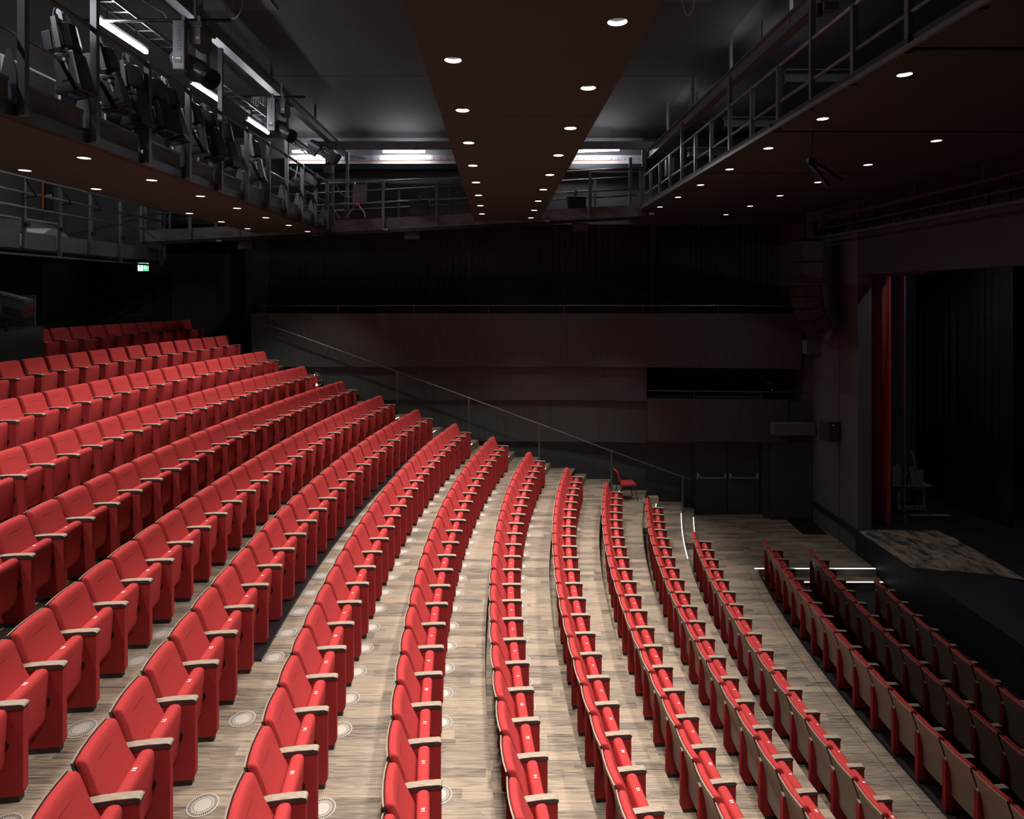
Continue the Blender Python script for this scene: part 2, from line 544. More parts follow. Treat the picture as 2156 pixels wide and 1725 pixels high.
def seat_meshes():
    D = {}
    # backrest pad
    front = [(-0.418, 0.972), (-0.398, 0.955), (-0.380, 0.915), (-0.352, 0.84), (-0.318, 0.76), (-0.276, 0.67), (-0.235, 0.585), (-0.205, 0.50), (-0.19, 0.42)]
    back = [(-0.330, 0.42), (-0.342, 0.52), (-0.364, 0.62), (-0.392, 0.72), (-0.425, 0.82), (-0.462, 0.92), (-0.472, 0.955), (-0.455, 0.976)]
    prof = front + back
    ws = [-0.224, -0.220, -0.210, -0.11, 0, 0.11, 0.210, 0.220, 0.224]
    D['back'] = loft(prof, ws, [0.022, 0.008, 0, 0, 0, 0, 0, 0.008, 0.022], 0.018).mesh('backrest', M['red'], smooth=True)
    # shell behind
    b2 = [(-0.330, 0.26), (-0.333, 0.42), (-0.345, 0.52), (-0.367, 0.62), (-0.395, 0.72), (-0.428, 0.82), (-0.465, 0.92), (-0.477, 0.966)]
    b3 = [(u - 0.014, z - 0.002) for u, z in reversed(b2)]
    sh = loft(b2 + b3, [-0.238, -0.12, 0, 0.12, 0.238], [0, 0, 0, 0, 0], 0.018)
    nb = len(b2)
    n = 2 * nb
    k = 0
    for i in range(4):
        for j in range(n):
            sh.m[k] = 1 if (j < nb - 1) else 0
            k += 1
    sh.m[-1] = sh.m[-2] = 1
    D['shell'] = sh.mesh('back_shell', [M['shell'], M['armside']])
    # short stitched tuck, its groove shadow painted as a dark red tube
    s = MB()
    s.tube([(-0.364, -0.10, 0.872), (-0.367, 0, 0.872), (-0.364, 0.10, 0.872)], 0.0045, 6)
    D['tuck'] = s.mesh('stitch_seam_shade', M['seam_shade'], smooth=True)
    # tipped-up cushion
    prof = [(-0.050, 0.30), (-0.036, 0.50), (-0.028, 0.66), (-0.034, 0.694), (-0.052, 0.711), (-0.082, 0.716), (-0.116, 0.708), (-0.134, 0.690), (-0.138, 0.66),
            (-0.140, 0.52), (-0.135, 0.36), (-0.120, 0.25), (-0.075, 0.235)]
    prof = [(u - 0.082, z) for u, z in prof]
    D['cushion'] = loft(prof, [-0.224, -0.220, -0.205, 0, 0.205, 0.220, 0.224], [0.018, 0.006, 0, 0, 0, 0.006, 0.018]).mesh('seat_cushion', M['red'], smooth=True)
    # side panel
    q = MB()
    q.prism([(-0.41, 0.045), (-0.030, 0.045), (-0.008, 0.085), (-0.008, 0.692), (-0.41, 0.684)], 'y', -0.0315, 0.0315)
    D['panel'] = q.mesh('side_panel', M['red_side_shaded'], bevel=0.006)
    q = MB().box(-0.40, -0.035, -0.028, 0.028, 0.0, 0.047)
    D['plinth'] = q.mesh('plinth', M['black'])
    # armrest: oak top face, dark flanks
    top = [(-0.405, 0.706), (-0.36, 0.718), (-0.28, 0.727), (-0.16, 0.732), (-0.03, 0.730), (-0.010, 0.724), (-0.001, 0.712)]
    bot = [(0.000, 0.700), (-0.004, 0.692), (-0.405, 0.684)]
    q = loft(top + bot, [-0.036, -0.033, 0.033, 0.036], [0.004, 0, 0, 0.004])
    n = len(top) + len(bot)
    for i, f in enumerate(q.f):
        j = i % n
        q.m[i] = 0 if (n <= i < 2 * n and j < len(top) - 1) else 1
    D['arm'] = q.mesh('armrest', [M['arm'], M['armside']])
    # pivot boss between cushion and panel
    q = MB().tube([(-0.150, 0.216, 0.43), (-0.150, 0.238, 0.43)], 0.045, 12)
    D['boss'] = q.mesh('pivot_boss', M['blackplastic'])
    q = MB().box(-0.36, -0.12, -0.235, 0.235, 0.235, 0.275)
    D['bar'] = q.mesh('under_frame', M['black'])
    return D


SD = seat_meshes()
NUM = {}


def number_mesh(n):
    if n not in NUM:
        cu = bpy.data.curves.new('seat_number', 'FONT')
        cu.body = str(n)
        cu.size = 0.044
        cu.align_x = 'CENTER'
        cu.align_y = 'CENTER'
        cu.offset = 0.0012
        cu.resolution_u = 2
        t = bpy.data.objects.new('tmp_number', cu)
        COL.objects.link(t)
        dg = bpy.context.evaluated_depsgraph_get()
        me = bpy.data.meshes.new_from_object(t.evaluated_get(dg))
        me.name = 'seat_number'
        bpy.data.objects.remove(t)
        bpy.data.curves.remove(cu)
        # text x -> local +y, text y -> local -x, lying on the cushion edge
        me.transform(Matrix(((0, -1, 0, -0.164), (1, 0, 0, 0), (0, 0, 1, 0.7172), (0, 0, 0, 1))))
        me.materials.clear()
        me.materials.append(M['white'])
        NUM[n] = me
    return NUM[n]


FIRST_EVEN = {1: 7, 2: 10, 3: 11, 4: 11, 5: 14, 6: 14, 7: 15, 8: 15, 9: 16, 10: 16, 11: 16, 12: 16, 13: 17, 14: 17, 15: 17, 16: 18, 17: 17}
SEATS = {}


def make_seat(r, k):
    H, R, p, t0 = ROWS[r]
    a = t0 - (k + 0.5) * p / R
    x, y = XC - R * math.cos(a), YC + R * math.sin(a)
    e = FIRST_EVEN[r]
    num = 2 * (k - e + 1) if k >= e else 2 * (e - 1 - k) + 1
    root = empty('theatre_seat', (x, y, ZF[r]), -a)
    hp = p / 2
    b = obj('backrest', SD['back'], root)
    obj('back_shell', SD['shell'], b)
    obj('stitch_seam_shade', SD['tuck'], b)
    c = obj('seat_cushion', SD['cushion'], root)
    obj('seat_number', number_mesh(num), c)
    obj('pivot_boss', SD['boss'], root)
    for sgn in ([-1, 1] if k == 0 else [-1]):
        s = obj('side_panel', SD['panel'], root, (0, sgn * hp, 0))
        obj('plinth', SD['plinth'], s)
        obj('armrest', SD['arm'], root, (0, sgn * hp, 0))
    tag(root, 'red theatre seat printed %d, %s from the stair in the %s row' % (num, nth(k + 1), ORD[r]), 'theatre seat', 'theatre seats in the %s row' % ORD[r])
    SEATS[(r, k)] = (root, num, a)
    return root


def in_frame(x, y, z, m=20):
    if y < 1.5:
        return False
    u, v = HX + F * x / y, HY + F * (CZ - z) / y
    return -m < u < 2156 + m and -m < v < 1725 + m


LIMIT = {17: 11}
for r in range(1, 18):
    H, R, p, t0 = ROWS[r]
    for k in range(0, 40):
        if k >= LIMIT.get(r, 99):
            break
        a = t0 - (k + 0.5) * p / R
        x, y = XC - R * math.cos(a), YC + R * math.sin(a)
        vis = any(in_frame(x + du * math.cos(a) + dw * math.sin(a), y - du * math.sin(a) + dw * math.cos(a), ZF[r] + dz, 4)
                  for du in (0, -0.45) for dw in (-0.26, 0.26) for dz in (0.3, 0.73, 0.97) if du or dz < 0.9)
        if vis:
            make_seat(r, k)

# ------------------------------------------------------------------ round floor air grilles
def vent_meshes():
    n = 48
    base = MB()
    base.tube([(0, 0, 0.0005), (0, 0, 0.0025)], 0.118, 32)
    g = MB()

    def ring(r0, r1, z0, z1, n=48):
        vs, fs = [], []
        for i in range(n):
            c, s = math.cos(2 * PI * i / n), math.sin(2 * PI * i / n)
            vs += [(r0 * c, r0 * s, z1), (r1 * c, r1 * s, z1), (r1 * c, r1 * s, z0)]
        for i in range(n):
            j = (i + 1) % n
            fs += [(3 * i, 3 * i + 1, 3 * j + 1, 3 * j), (3 * i + 1, 3 * i + 2, 3 * j + 2, 3 * j + 1)]
        return vs, fs
    g.add(*ring(0.112, 0.121, 0.001, 0.006))
    g.add(*ring(0.078, 0.086, 0.003, 0.0055))
    g.add(*ring(0.0, 0.066, 0.003, 0.0055, 32))
    for i in range(44):
        t = 2 * PI * i / 44
        c, s = math.cos(t), math.sin(t)
        g.bar((0.084 * c, 0.084 * s, 0.0045), (0.114 * c, 0.114 * s, 0.0045), 0.0058, 0.002)
    for i in range(40):
        t = 2 * PI * i / 40
        c, s = math.cos(t), math.sin(t)
        g.bar((0.064 * c, 0.064 * s, 0.0045), (0.080 * c, 0.080 * s, 0.0045), 0.0058, 0.002)
    return base.mesh('vent_void', M['ventdark']), g.mesh('vent_grille', M['vent'], fix=False)


track = arc_slab(ROWS[11][1] - 0.02, ROWS[11][1] + 0.40, ZF[11] + 0.0005, ZF[11] + 0.032, 7.2, 16.9).build('seat_rail', M['black'])
tag(track, 'black steel seat rail along the floor under the eleventh row', 'seat rail')
VB, VG = vent_meshes()
for r in (7, 8, 9, 10, 11, 12):
    H, R, p, t0 = ROWS[r]
    for k in range(3, 27):
        if (r, k) not in SEATS or (r == 12 and k < 20):
            continue
        a = t0 - (k + 0.5) * p / R
        y = YC + R * math.sin(a)
        if (y < 7.0 and k % 2 == 0) or (r in (7,) and k % 3):
            continue
        rr = R + (0.02 if r != 11 else -0.13)
        root = empty('floor_vent', (XC - rr * math.cos(a), YC + rr * math.sin(a), ZF[r]))
        obj('void', VB, root)
        obj('grille', VG, root)
        tag(root, 'round floor air grille under the %s seat from the stair in the %s row' % (nth(k + 1), ORD[r]), 'floor vent', 'round floor air grilles under the seats')

# ------------------------------------------------------------------ room shell
ZC = CZ + 4.64                 # ceiling


def rel(h):
    return CZ + h


ce = struct(MB().box(-13.6, 9.2, -1.0, 21.7, ZC + 0.03, ZC + 0.1).build('ceiling', M['wall_black']), 'charcoal hall ceiling')
for a, b in ((-0.9, 4.49), (4.51, 8.99), (9.01, 13.49), (13.51, 18.9)):
    MB().box(-13.5, 3.9, a, b, ZC, ZC + 0.03).build('ceiling_panel', M['ceiling'], ce)
sbox('wall_far', -13.6, 9.2, 21.6, 21.75, 3.5, ZC, M['wall_black'], 'black outer wall behind the gallery')
sbox('wall_far', -13.6, 9.0, 18.9, 19.0, rel(2.08), ZC, M['wall_black'], 'dark upper wall behind the side catwalk')
sbox('wall_far', -13.5, 3.9, 18.86, 18.9, rel(4.0), ZC, M['wall_grey'], 'grey wall strip behind the far work lights')
sbox('wall_back', -13.7, -13.5, -1, 20.3, 4.0, ZC, M['wall'], 'dark grey rear wall of the hall')
sbox('wall_rear_side', -13.5, -9.05, 20.3, 20.45, ZF[17] - 0.4, rel(1.28), M['wall_black'], 'black wall at the far end of the last row')
sbox('wall_corner', -9.02, -8.2, 21.45, 21.6, ZF[17] - 0.5, rel(2.1), M['wall_grey'], 'grey wall in the entrance recess')
sbox('wall_reveal', -9.05, -8.98, 20.3, 21.6, ZF[17] - 0.5, rel(1.35), M['wall_black'], 'dark corner reveal beside the entrance recess')
sbox('floor', -13.5, -7.66, YW, 21.6, ZF[17] - 0.6, ZF[17] - 0.45, M['floor'], 'entrance landing floor at the top corner')
sbox('wall_far', -9.3, -8.25, 21.3, 21.44, rel(2.0), rel(2.4), M['wall'], 'dark header over the entrance recess')
# lower far wall behind the side stair
w = MB()
w.box(-7.65, 3.95, YW, YW + 0.12, -0.3, 5.95)
struct(w.build('wall_side', M['wall']), 'dark wall behind the side stair')
w = MB()
w.prism([(3.95, YW), (5.42, YW - 0.02), (5.42, YW + 0.12), (3.95, YW + 0.12)], 'z', -0.3, 3.5)
w.prism([(5.42, 18.98), (7.50, 18.92), (7.50, 19.1), (5.42, 19.2)], 'z', 2.24, 3.5)
w.prism([(7.42, 18.66), (7.5, 18.66), (7.5, 19.1), (7.42, 19.1)], 'z', -0.01, 2.24)
struct(w.build('wall_side', M['wall']), 'dark wall around the exit doors')

# sloping stair skirting along the side wall
sk = []
for X in [-7.6 + i * 0.5 for i in range(27)]:
    sk.append((X, 4.80 + (X + 7.6) * (0.44 - 4.80) / 13.0))
poly = sk + [(5.4, -0.02), (-7.6, 3.5)]
struct(MB().prism(poly, 'y', YW - 0.03, YW).build('baseboard_side', M['wall_black']), 'black sloping skirting of the side stair')


# ------------------------------------------------------------------ clad parapets on the far wall
def fy(X, y0):
    """far parapet front line: straight, then swinging toward the stage"""
    return y0 if X < 1.7 else y0 - (X - 1.7) * 0.075


def parapet(name, X0, X1, z0, z1, y0, pw, label, thick=0.06, m1='band', ret=None):
    root = empty(name, (0.5 * (X0 + X1), fy(0.5 * (X0 + X1), y0), z0))
    inv = Matrix.Translation(-root.location)
    n = max(1, round((X1 - X0) / pw))
    for i in range(n):
        a, b = X0 + (X1 - X0) * i / n + 0.002, X0 + (X1 - X0) * (i + 1) / n - 0.002
        q = MB().prism([(a, fy(a, y0)), (b, fy(b, y0)), (b, fy(b, y0) + thick), (a, fy(a, y0) + thick)], 'z', z0, z1)
        o = q.build('veneer_panel', M['band2'] if (i * 7 + int(z0 * 3)) % 3 == 0 else M[m1], root)
        o.matrix_parent_inverse = inv
    q = MB()
    xs = [X0] + [x for x in (1.7,) if X0 < x < X1] + [X1]
    for a, b in zip(xs[:-1], xs[1:]):
        q.prism([(a, fy(a, y0) + thick), (b, fy(b, y0) + thick), (b, fy(b, y0) + thick + 0.06), (a, fy(a, y0) + thick + 0.06)], 'z', z0 + 0.03, z1 - 0.01)
    o = q.build('backing', M['wall_black'], root)
    o.matrix_parent_inverse = inv
    if ret:
        for X in ret:
            q = MB().box(X - 0.02, X + 0.02, fy(X, y0), fy(X, y0) + 0.34, z0, z1)
            o = q.build('end_return', M['band'], root)
            o.matrix_parent_inverse = inv
    tag(root, label, 'parapet', 'clad parapets on the far wall')
    return root


parapet('balcony_parapet', -7.65, 8.28, 4.42, 6.0, 18.78, 1.33, 'long dark wood clad parapet of the upper side gallery', ret=(-7.67, 8.3))
parapet('wall_cladding', -6.6, 3.93, 3.42, 4.42, 18.93, 1.33, 'dark wood wall band directly beneath the upper gallery parapet', ret=(3.95,))
parapet('wall_cladding', -4.4, 5.42, 2.16, 3.42, 19.03, 1.4, 'lowest dark wood wall band above the stair handrail', ret=(5.44,))
parapet('balcony_parapet', 3.98, 7.95, 2.26, 3.50, 18.90, 1.33, 'dark wood clad parapet of the lower gallery above the doors', ret=(7.97,))

# gallery decks
sbox('floor', -7.6, 8.7, 18.95, 21.6, 4.95, 5.05, M['wall_black'], 'upper side gallery floor')
sbox('floor', 3.98, 8.7, 19.05, 21.6, 2.55, 2.65, M['wall_black'], 'lower side gallery floor')
sbox('wall_gallery', 3.98, 8.7, 20.6, 20.7, 2.65, 4.95, M['riser'], 'dark back wall of the lower gallery')


def rail_thing(name, label, cat, lines, posts, r=0.02, pr=0.016, m='rail', group=None, brackets=()):
    o0 = Vector(posts[0][0]) if posts else Vector(lines[0][0])
    root = empty(name, o0)
    inv = Matrix.Translation(-o0)
    for pts in lines:
        c = MB().tube(pts, r, 10).build('handrail', M[m], root, smooth=True)
        c.matrix_parent_inverse = inv
    for a, b in posts:
        c = MB().bar(a, b, pr * 2, pr * 2).build('post', M[m], root)
        c.matrix_parent_inverse = inv
    for a, b in brackets:
        q = MB().tube([a, (a[0], b[1] - 0.0, a[2] - 0.06), (b[0], b[1], b[2])], 0.009, 6)
        q.box(b[0] - 0.03, b[0] + 0.03, b[1] - 0.012, b[1], b[2] - 0.05, b[2] + 0.05)
        c = q.build('bracket', M[m], root)
        c.matrix_parent_inverse = inv
    tag(root, label, cat, group)
    return root


# rail on the upper gallery parapet
zt = 6.23
xs = [-7.4, -5.15, -2.9, -0.7, 1.55, 3.85, 6.0, 7.6, 8.2]
rail_thing('gallery_rail', 'thin dark rail along the top of the upper gallery parapet', 'railing',
           [[(x, fy(x, 18.85), zt) for x in [-7.55] + xs[1:]]], [((x, fy(x, 18.85), 5.98), (x, fy(x, 18.85), zt)) for x in xs], 0.017, 0.012)
xs = [3.98, 5.3, 6.6, 7.9, 8.6]
rail_thing('gallery_rail', 'thin dark rail along the top of the lower gallery parapet', 'railing',
           [[(x, fy(x, 18.97), 3.72) for x in xs]], [((x, fy(x, 18.97), 3.46), (x, fy(x, 18.97), 3.72)) for x in (5.35, 7.25)], 0.017, 0.012)
# stair handrail
hp = [P(527, 671, 18.55), P(543, 676, 18.55), P(837, 783, 18.55), P(987, 838, 18.55), P(1135, 893, 18.55), P(1287, 950, 18.55), P(1437, 1004, 18.55), P(1456, 1011, 18.55)]
posts = []
for px, zb in ((837, 3.36), (987, 2.5), (1135, 1.66), (1287, 0.86), (1437, 0.17)):
    q = P(px, 783 + (px - 837) * (1004 - 783) / 600.0, 18.55)
    posts.append(((q.x, q.y, zb), (q.x, q.y, q.z)))
br = []
for px, py in ((553, 680), (686, 728)):
    q = P(px, py, 18.55)
    br.append(((q.x, q.y, q.z), (q.x, 18.78, q.z - 0.10)))
rail_thing('stair_handrail', 'long sloping dark handrail beside the far side stair', 'handrail', [[tuple(p) for p in hp]], posts, 0.021, 0.022, brackets=br)

# exit doors
dr = struct(MB().box(5.40, 7.52, 19.02, 19.12, 0.0, 2.24).build('door_1', M['wall_black']), 'black double exit doors with two push bars')
for a, b in ((5.46, 6.40), (6.42, 7.36)):
    ya, yb = 18.99, 18.96
    lf = MB().box(a, b, 18.95, 19.02, 0.01, 2.22).build('door_leaf', M['wall'], dr)
    q = MB()
    for x in (a + 0.05, b - 0.07):
        q.box(x, x + 0.035, 18.91, 18.95, 1.06, 1.24)
    q.tube([(a + 0.07, 18.92, 1.22), (a + 0.14, 18.86, 1.12), (b - 0.13, 18.86, 1.12), (b - 0.06, 18.92, 1.22)], 0.014, 8)
    q.build('push_bar', M['trunk'], lf)
# cupboard doors next to the proscenium
dr = struct(MB().box(7.52, 8.74, 18.54, 18.66, 0.0, 2.30).build('door_2', M['wall_black']), 'black flush double doors beside the proscenium wall')
for a, b in ((7.54, 8.12), (8.125, 8.73)):
    MB().box(a, b, 18.50, 18.54, 0.02, 2.28).build('door_leaf', M['wall'], dr)
sbox('wall_side', 8.0, 8.74, 18.52, 18.66, 2.32, 3.45, M['wall'], 'dark wall above the flush double doors')
q = MB().box(7.5, 8.68, 18.2, 18.5, 2.52, 2.86)
tag(q.build('gallery_ledge', M['wall_grey']), 'grey ledge bridging the lower gallery and the proscenium wall', 'ledge')
q = MB().box(8.34, 8.749, 18.0, 18.3, 4.86, 5.26)
tag(q.build('gallery_ledge', M['wall_grey']), 'grey ledge bridging the upper gallery and the proscenium wall', 'ledge')

# ------------------------------------------------------------------ proscenium and stage
pw = MB()
pw.box(8.75, 9.10, 16.1, 21.6, -0.3, ZC)
struct(pw.build('wall_proscenium', M['wall_grey']), 'grey wall left of the stage opening')
for yy in (17.0,):
    MB().box(8.745, 8.752, yy, yy + 0.012, 0.0, 6.0).build('joint', M['black'], bpy.data.objects['wall_proscenium'])
struct(MB().box(8.752, 9.10, -1.0, 16.09, 7.06, ZC).build('wall_proscenium', M['wall_black']), 'black wall above the stage opening')
struct(MB().box(9.12, 9.3, 14.0, 16.5, 7.0, ZC).build('wall_proscenium', M['wall_black']), 'black pelmet behind the stage opening')
ZS = 0.58
st = struct(MB().box(8.72, 20, -2, 22, 0.42, ZS).build('floor', M['stage']), 'black stage floor')
fr = empty('boarded_stage', (8.70, 9, -0.6))
for i in range(10):
    a = 16.08 - i * 1.75
    o = MB().box(8.69, 8.72, a - 1.745, a, -0.62, ZS + 0.004).build('fascia_board', M['stage'], fr)
    o.matrix_parent_inverse = Matrix.Translation(-fr.location)
tag(fr, 'black boarded front of the raised stage', 'stage')
struct(MB().box(8.7, 8.75, 16.08, 16.12, -0.3, ZS).build('trim_9', M['black']))

# stage cloth (worn, ragged edge)
pts = [(1808, 1120), (1830, 1116), (1900, 1117), (1975, 1118), (1985, 1124), (2005, 1131), (2060, 1163), (2100, 1186), (2150, 1215), (2215, 1254),
       (2200, 1240), (2156, 1222), (2120, 1216), (2085, 1210), (2040, 1206), (2005, 1202), (1985, 1203), (1955, 1198), (1925, 1197), (1914, 1196), (1880, 1174), (1840, 1146)]
poly = []
for x, y in pts:
    Yd = F * (CZ - ZS) / (y - HY)
    poly.append((max((x - HX) * Yd / F, 8.735), Yd))
tag(MB().prism(poly, 'z', ZS + 0.001, ZS + 0.006).build('stage_cloth', M['carpet']), 'worn brown stained cloth lying on the stage floor', 'cloth')


def pleats(name, m, p0, p1, z0, z1, n, amp, label, cat='curtain', group=None, wave=None, seed=1):
    rnd = random.Random(seed)
    p0, p1 = Vector((p0[0], p0[1], 0)), Vector((p1[0], p1[1], 0))
    d = (p1 - p0)
    L = d.length
    d.normalize()
    nn = Vector((-d.y, d.x, 0))
    steps = n * 8
    cols = []
    ph = 0
    offs = []
    for i in range(steps + 1):
        t = i / steps
        a = amp * (0.6 + 0.5 * math.sin(t * 17 + seed))
        offs.append((t, a * math.sin(t * n * 2 * PI + 1.2 * math.sin(t * 9 + seed))))
    vs, fs = [], []
    zs = [z0, z0 + (z1 - z0) * 0.4, z1]
    for z, k in zip(zs, (1.15, 1.0, 0.85)):
        for t, o in offs:
            q = p0 + d * (t * L) + nn * (o * k)
            vs.append((q.x, q.y, z))
    w_ = steps + 1
    for j in range(2):
        for i in range(steps):
            fs.append((j * w_ + i, j * w_ + i + 1, (j + 1) * w_ + i + 1, (j + 1) * w_ + i))
    q = MB().add(vs, fs)
    o = q.build(name, M[m], smooth=True, fix=False)
    sm = o.modifiers.new('cloth_thickness', 'SOLIDIFY')
    sm.thickness = 0.006
    tag(o, label, cat, group)
    return o


pleats('stage_curtain', 'drape_red', (9.72, 16.32), (9.55, 18.2), ZS + 0.02, 7.4, 9, 0.06, 'red velvet house curtain gathered at the stage side', seed=3)
pleats('stage_drape', 'drape_dark', (12.75, 16.2), (12.2, 19.2), ZS + 0.02, 8.2, 14, 0.04, 'black drape hanging upstage behind the work table', seed=4)
pleats('stage_drape', 'drape_dark', (15.6, 6.0), (15.6, 21.5), ZS + 0.02, 8.6, 40, 0.05, 'wide black backdrop at the rear of the stage', seed=5)
q = MB().prism([(16.55, ZS + 0.01), (16.62, ZS + 0.01), (16.85, 7.3), (16.55, 7.3)], 'x', 10.20, 10.24)  # grey strip painted in for a gap to the lit wall beyond
tag(q.build('lit_gap_strip', M['wall_grey']), 'narrow pale grey strip standing in for the lit gap behind the curtain', 'strip')

# work table on the stage with two crates
tb = empty('work_table', (10.95, 17.6, ZS))
def part(name, q, m, root, **k):
    o = q.build(name, m, root, **k)
    o.matrix_parent_inverse = Matrix.Translation(-root.location)
    return o
for i in range(4):
    part('table_plank', MB().box(10.35, 11.42, 17.3 + i * 0.16, 17.455 + i * 0.16, ZS + 0.74, ZS + 0.78), M['wood'], tb)
for x in (10.50, 11.20):
    for y in (17.36, 17.82):
        part('leg', MB().box(x, x + 0.09, y, y + 0.07, ZS, ZS + 0.74), M['wood'], tb)
part('apron', MB().box(10.50, 11.29, 17.335, 17.36, ZS + 0.64, ZS + 0.74), M['wood'], tb)
part('stretcher', MB().box(10.50, 11.29, 17.33, 17.36, ZS + 0.10, ZS + 0.22), M['wood'], tb)
tag(tb, 'rough timber work table on the stage', 'table')


def crate(x0, x1, y0, y1, z0, h, label):
    root = empty('wooden_crate', (x0, y0, z0))
    for y in (y0, y1 - 0.03):
        xm = 0.5 * (x0 + x1)
        part('side_board', MB().prism([(x0, z0), (x1, z0), (x1, z0 + h), (x1 - 0.08, z0 + h), (xm, z0 + h * 0.78), (x0 + 0.08, z0 + h), (x0, z0 + h)], 'y', y, y + 0.03), M['wood'], root)
    for x in (x0, x1 - 0.03):
        part('end_board', MB().box(x, x + 0.03, y0 + 0.03, y1 - 0.03, z0, z0 + h * 0.7), M['wood'], root)
    part('base_board', MB().box(x0 + 0.03, x1 - 0.03, y0 + 0.03, y1 - 0.03, z0, z0 + 0.03), M['wood'], root)
    tag(root, label, 'crate', 'notched wooden crates on the work table')


crate(10.36, 10.74, 17.34, 17.64, ZS + 0.781, 0.50, 'notched wooden crate half hidden behind the red curtain')
crate(10.80, 11.22, 17.34, 17.72, ZS + 0.781, 0.42, 'notched wooden crate behind the broom handle')
br_ = empty('push_broom', (11.2, 17.0, ZS))
q = MB().box(10.62, 11.70, 16.92, 17.04, ZS + 0.06, ZS + 0.10)
part('broom_head', q, M['wood'], br_, bevel=0.008)
part('bristles', MB().prism([(16.90, ZS), (17.06, ZS), (17.03, ZS + 0.062), (16.93, ZS + 0.062)], 'x', 10.60, 11.74), M['black'], br_)
part('handle', MB().tube([(11.14, 16.98, ZS + 0.09), (10.80, 17.20, ZS + 1.75)], 0.016, 8), M['wood'], br_, smooth=True)
tag(br_, 'wide push broom leaning against the work table', 'broom')
# coloured tape marks
for i, (x, y, m, lb) in enumerate([(2100, 1176, 'redplastic', 'small red tape mark upstage of the cloth'), (2085, 1186.5, 'redplastic', 'red tape strip on the stained cloth'),
                                   (1971, 1162, 'yellow', 'tiny yellow tape mark on the stained cloth')]):
    Yd = F * (CZ - ZS) / (y - HY)
    X = (x - HX) * Yd / F
    l = 0.07 if i == 1 else 0.03
    q = MB().box(X - l, X + l, Yd - 0.015, Yd + 0.015, ZS + 0.001, ZS + 0.009)
    tag(q.build('tape_mark', M[m]), lb, 'tape mark', 'tape marks on the stage')

# unseen lamp added behind the header to brighten curtain, cloth and table
wl = empty('added_stage_light', (11.3, 14.2, 9.6))
MB().tube([(0, 0, 0), (0, 0, 0.25)], 0.16, 14, radii=[0.18, 0.10]).build('shade', M['black'], wl)
MB().tube([(0, 0, 0.25), (0, 0, 1.6)], 0.012, 6).build('suspension', M['black'], wl)
wd = bpy.data.lights.new('added_stage_spot', 'SPOT')
wd.energy, wd.color, wd.spot_size, wd.spot_blend, wd.shadow_soft_size = 200.0, (0.95, 0.97, 1.0), math.radians(120), 0.6, 0.12
obj('lamp', wd, wl, (0, 0, -0.02))
tag(wl, 'unseen black lamp added above the stage to brighten it', 'work light')

# floor mat by the proscenium
pts = []
for x, y in ((1655, 1094.5), (1709, 1094.5), (1742, 1126), (1690, 1125)):
    Yd = F * CZ / (y - HY)
    pts.append(((x - HX) * Yd / F, Yd))
tag(MB().prism(pts, 'z', 0.001, 0.012).build('floor_mat', M['black']), 'black floor mat before the flush doors', 'mat')

# ------------------------------------------------------------------ curtains behind the upper gallery
pleats('gallery_drape', 'drape', (-8.15, 21.35), (4.55, 21.35), 6.95, 9.2, 60, 0.02, 'black upper drape along the side gallery', group='gallery drapes', seed=6)
pleats('gallery_drape', 'drape', (-8.05, 21.25), (4.55, 21.25), 5.06, 7.02, 66, 0.03, 'black lower drape along the side gallery', group='gallery drapes', seed=7)
pleats('gallery_drape', 'drape', (4.78, 21.3), (9.0, 20.8), 5.06, 9.2, 26, 0.05, 'black deep pleated drape at the stage end of the gallery', group='gallery drapes', seed=8)
sbox('trim_10', 4.58, 4.76, 21.15, 21.4, 5.05, 9.2, M['wall'], 'narrow dark pilaster between gallery drapes')

# ------------------------------------------------------------------ suspended ceiling panels with recessed downlights
HOLE = 0.072


def spot_data(name, power, ang=78, blend=0.6, tilt=0.0):
    d = bpy.data.lights.new(name, 'SPOT')
    d.energy = power
    d.color = SPOT_COL
    d.spot_size = math.radians(ang)
    d.spot_blend = blend
    d.shadow_soft_size = 0.025
    return d, tilt


def dl_meshes():
    n = 24
    c = [(math.cos(2 * PI * i / n), math.sin(2 * PI * i / n)) for i in range(n)]
    t = MB()
    vs, fs = [], []
    for a, b in c:
        vs += [(a * HOLE, b * HOLE, -0.002), (a * (HOLE + 0.006), b * (HOLE + 0.006), -0.002), (a * (HOLE + 0.006), b * (HOLE + 0.006), 0.002)]
    for i in range(n):
        j = (i + 1) % n
        fs += [(3 * i, 3 * i + 1, 3 * j + 1, 3 * j), (3 * i + 1, 3 * i + 2, 3 * j + 2, 3 * j + 1)]
    t.add(vs, fs)
    trim = t.mesh('trim_ring', M['soffit_r'], fix=False)
    r = MB()
    vs, fs = [], []
    for a, b in c:
        vs += [(a * HOLE, b * HOLE, 0.0), (a * HOLE * 0.97, b * HOLE * 0.97, 0.032)]
    for i in range(n):
        j = (i + 1) % n
        fs.append((2 * i, 2 * j, 2 * j + 1, 2 * i + 1))
    refl = r.add(vs, fs).mesh('reflector', M['downglow'], fix=False)
    k = MB().tube([(0, 0, 0.0325), (0, 0, 0.11)], HOLE * 0.97, n)
    cap = k.mesh('lamp_cap', M['soffit_r'])
    return trim, refl, cap


DLM = dl_meshes()


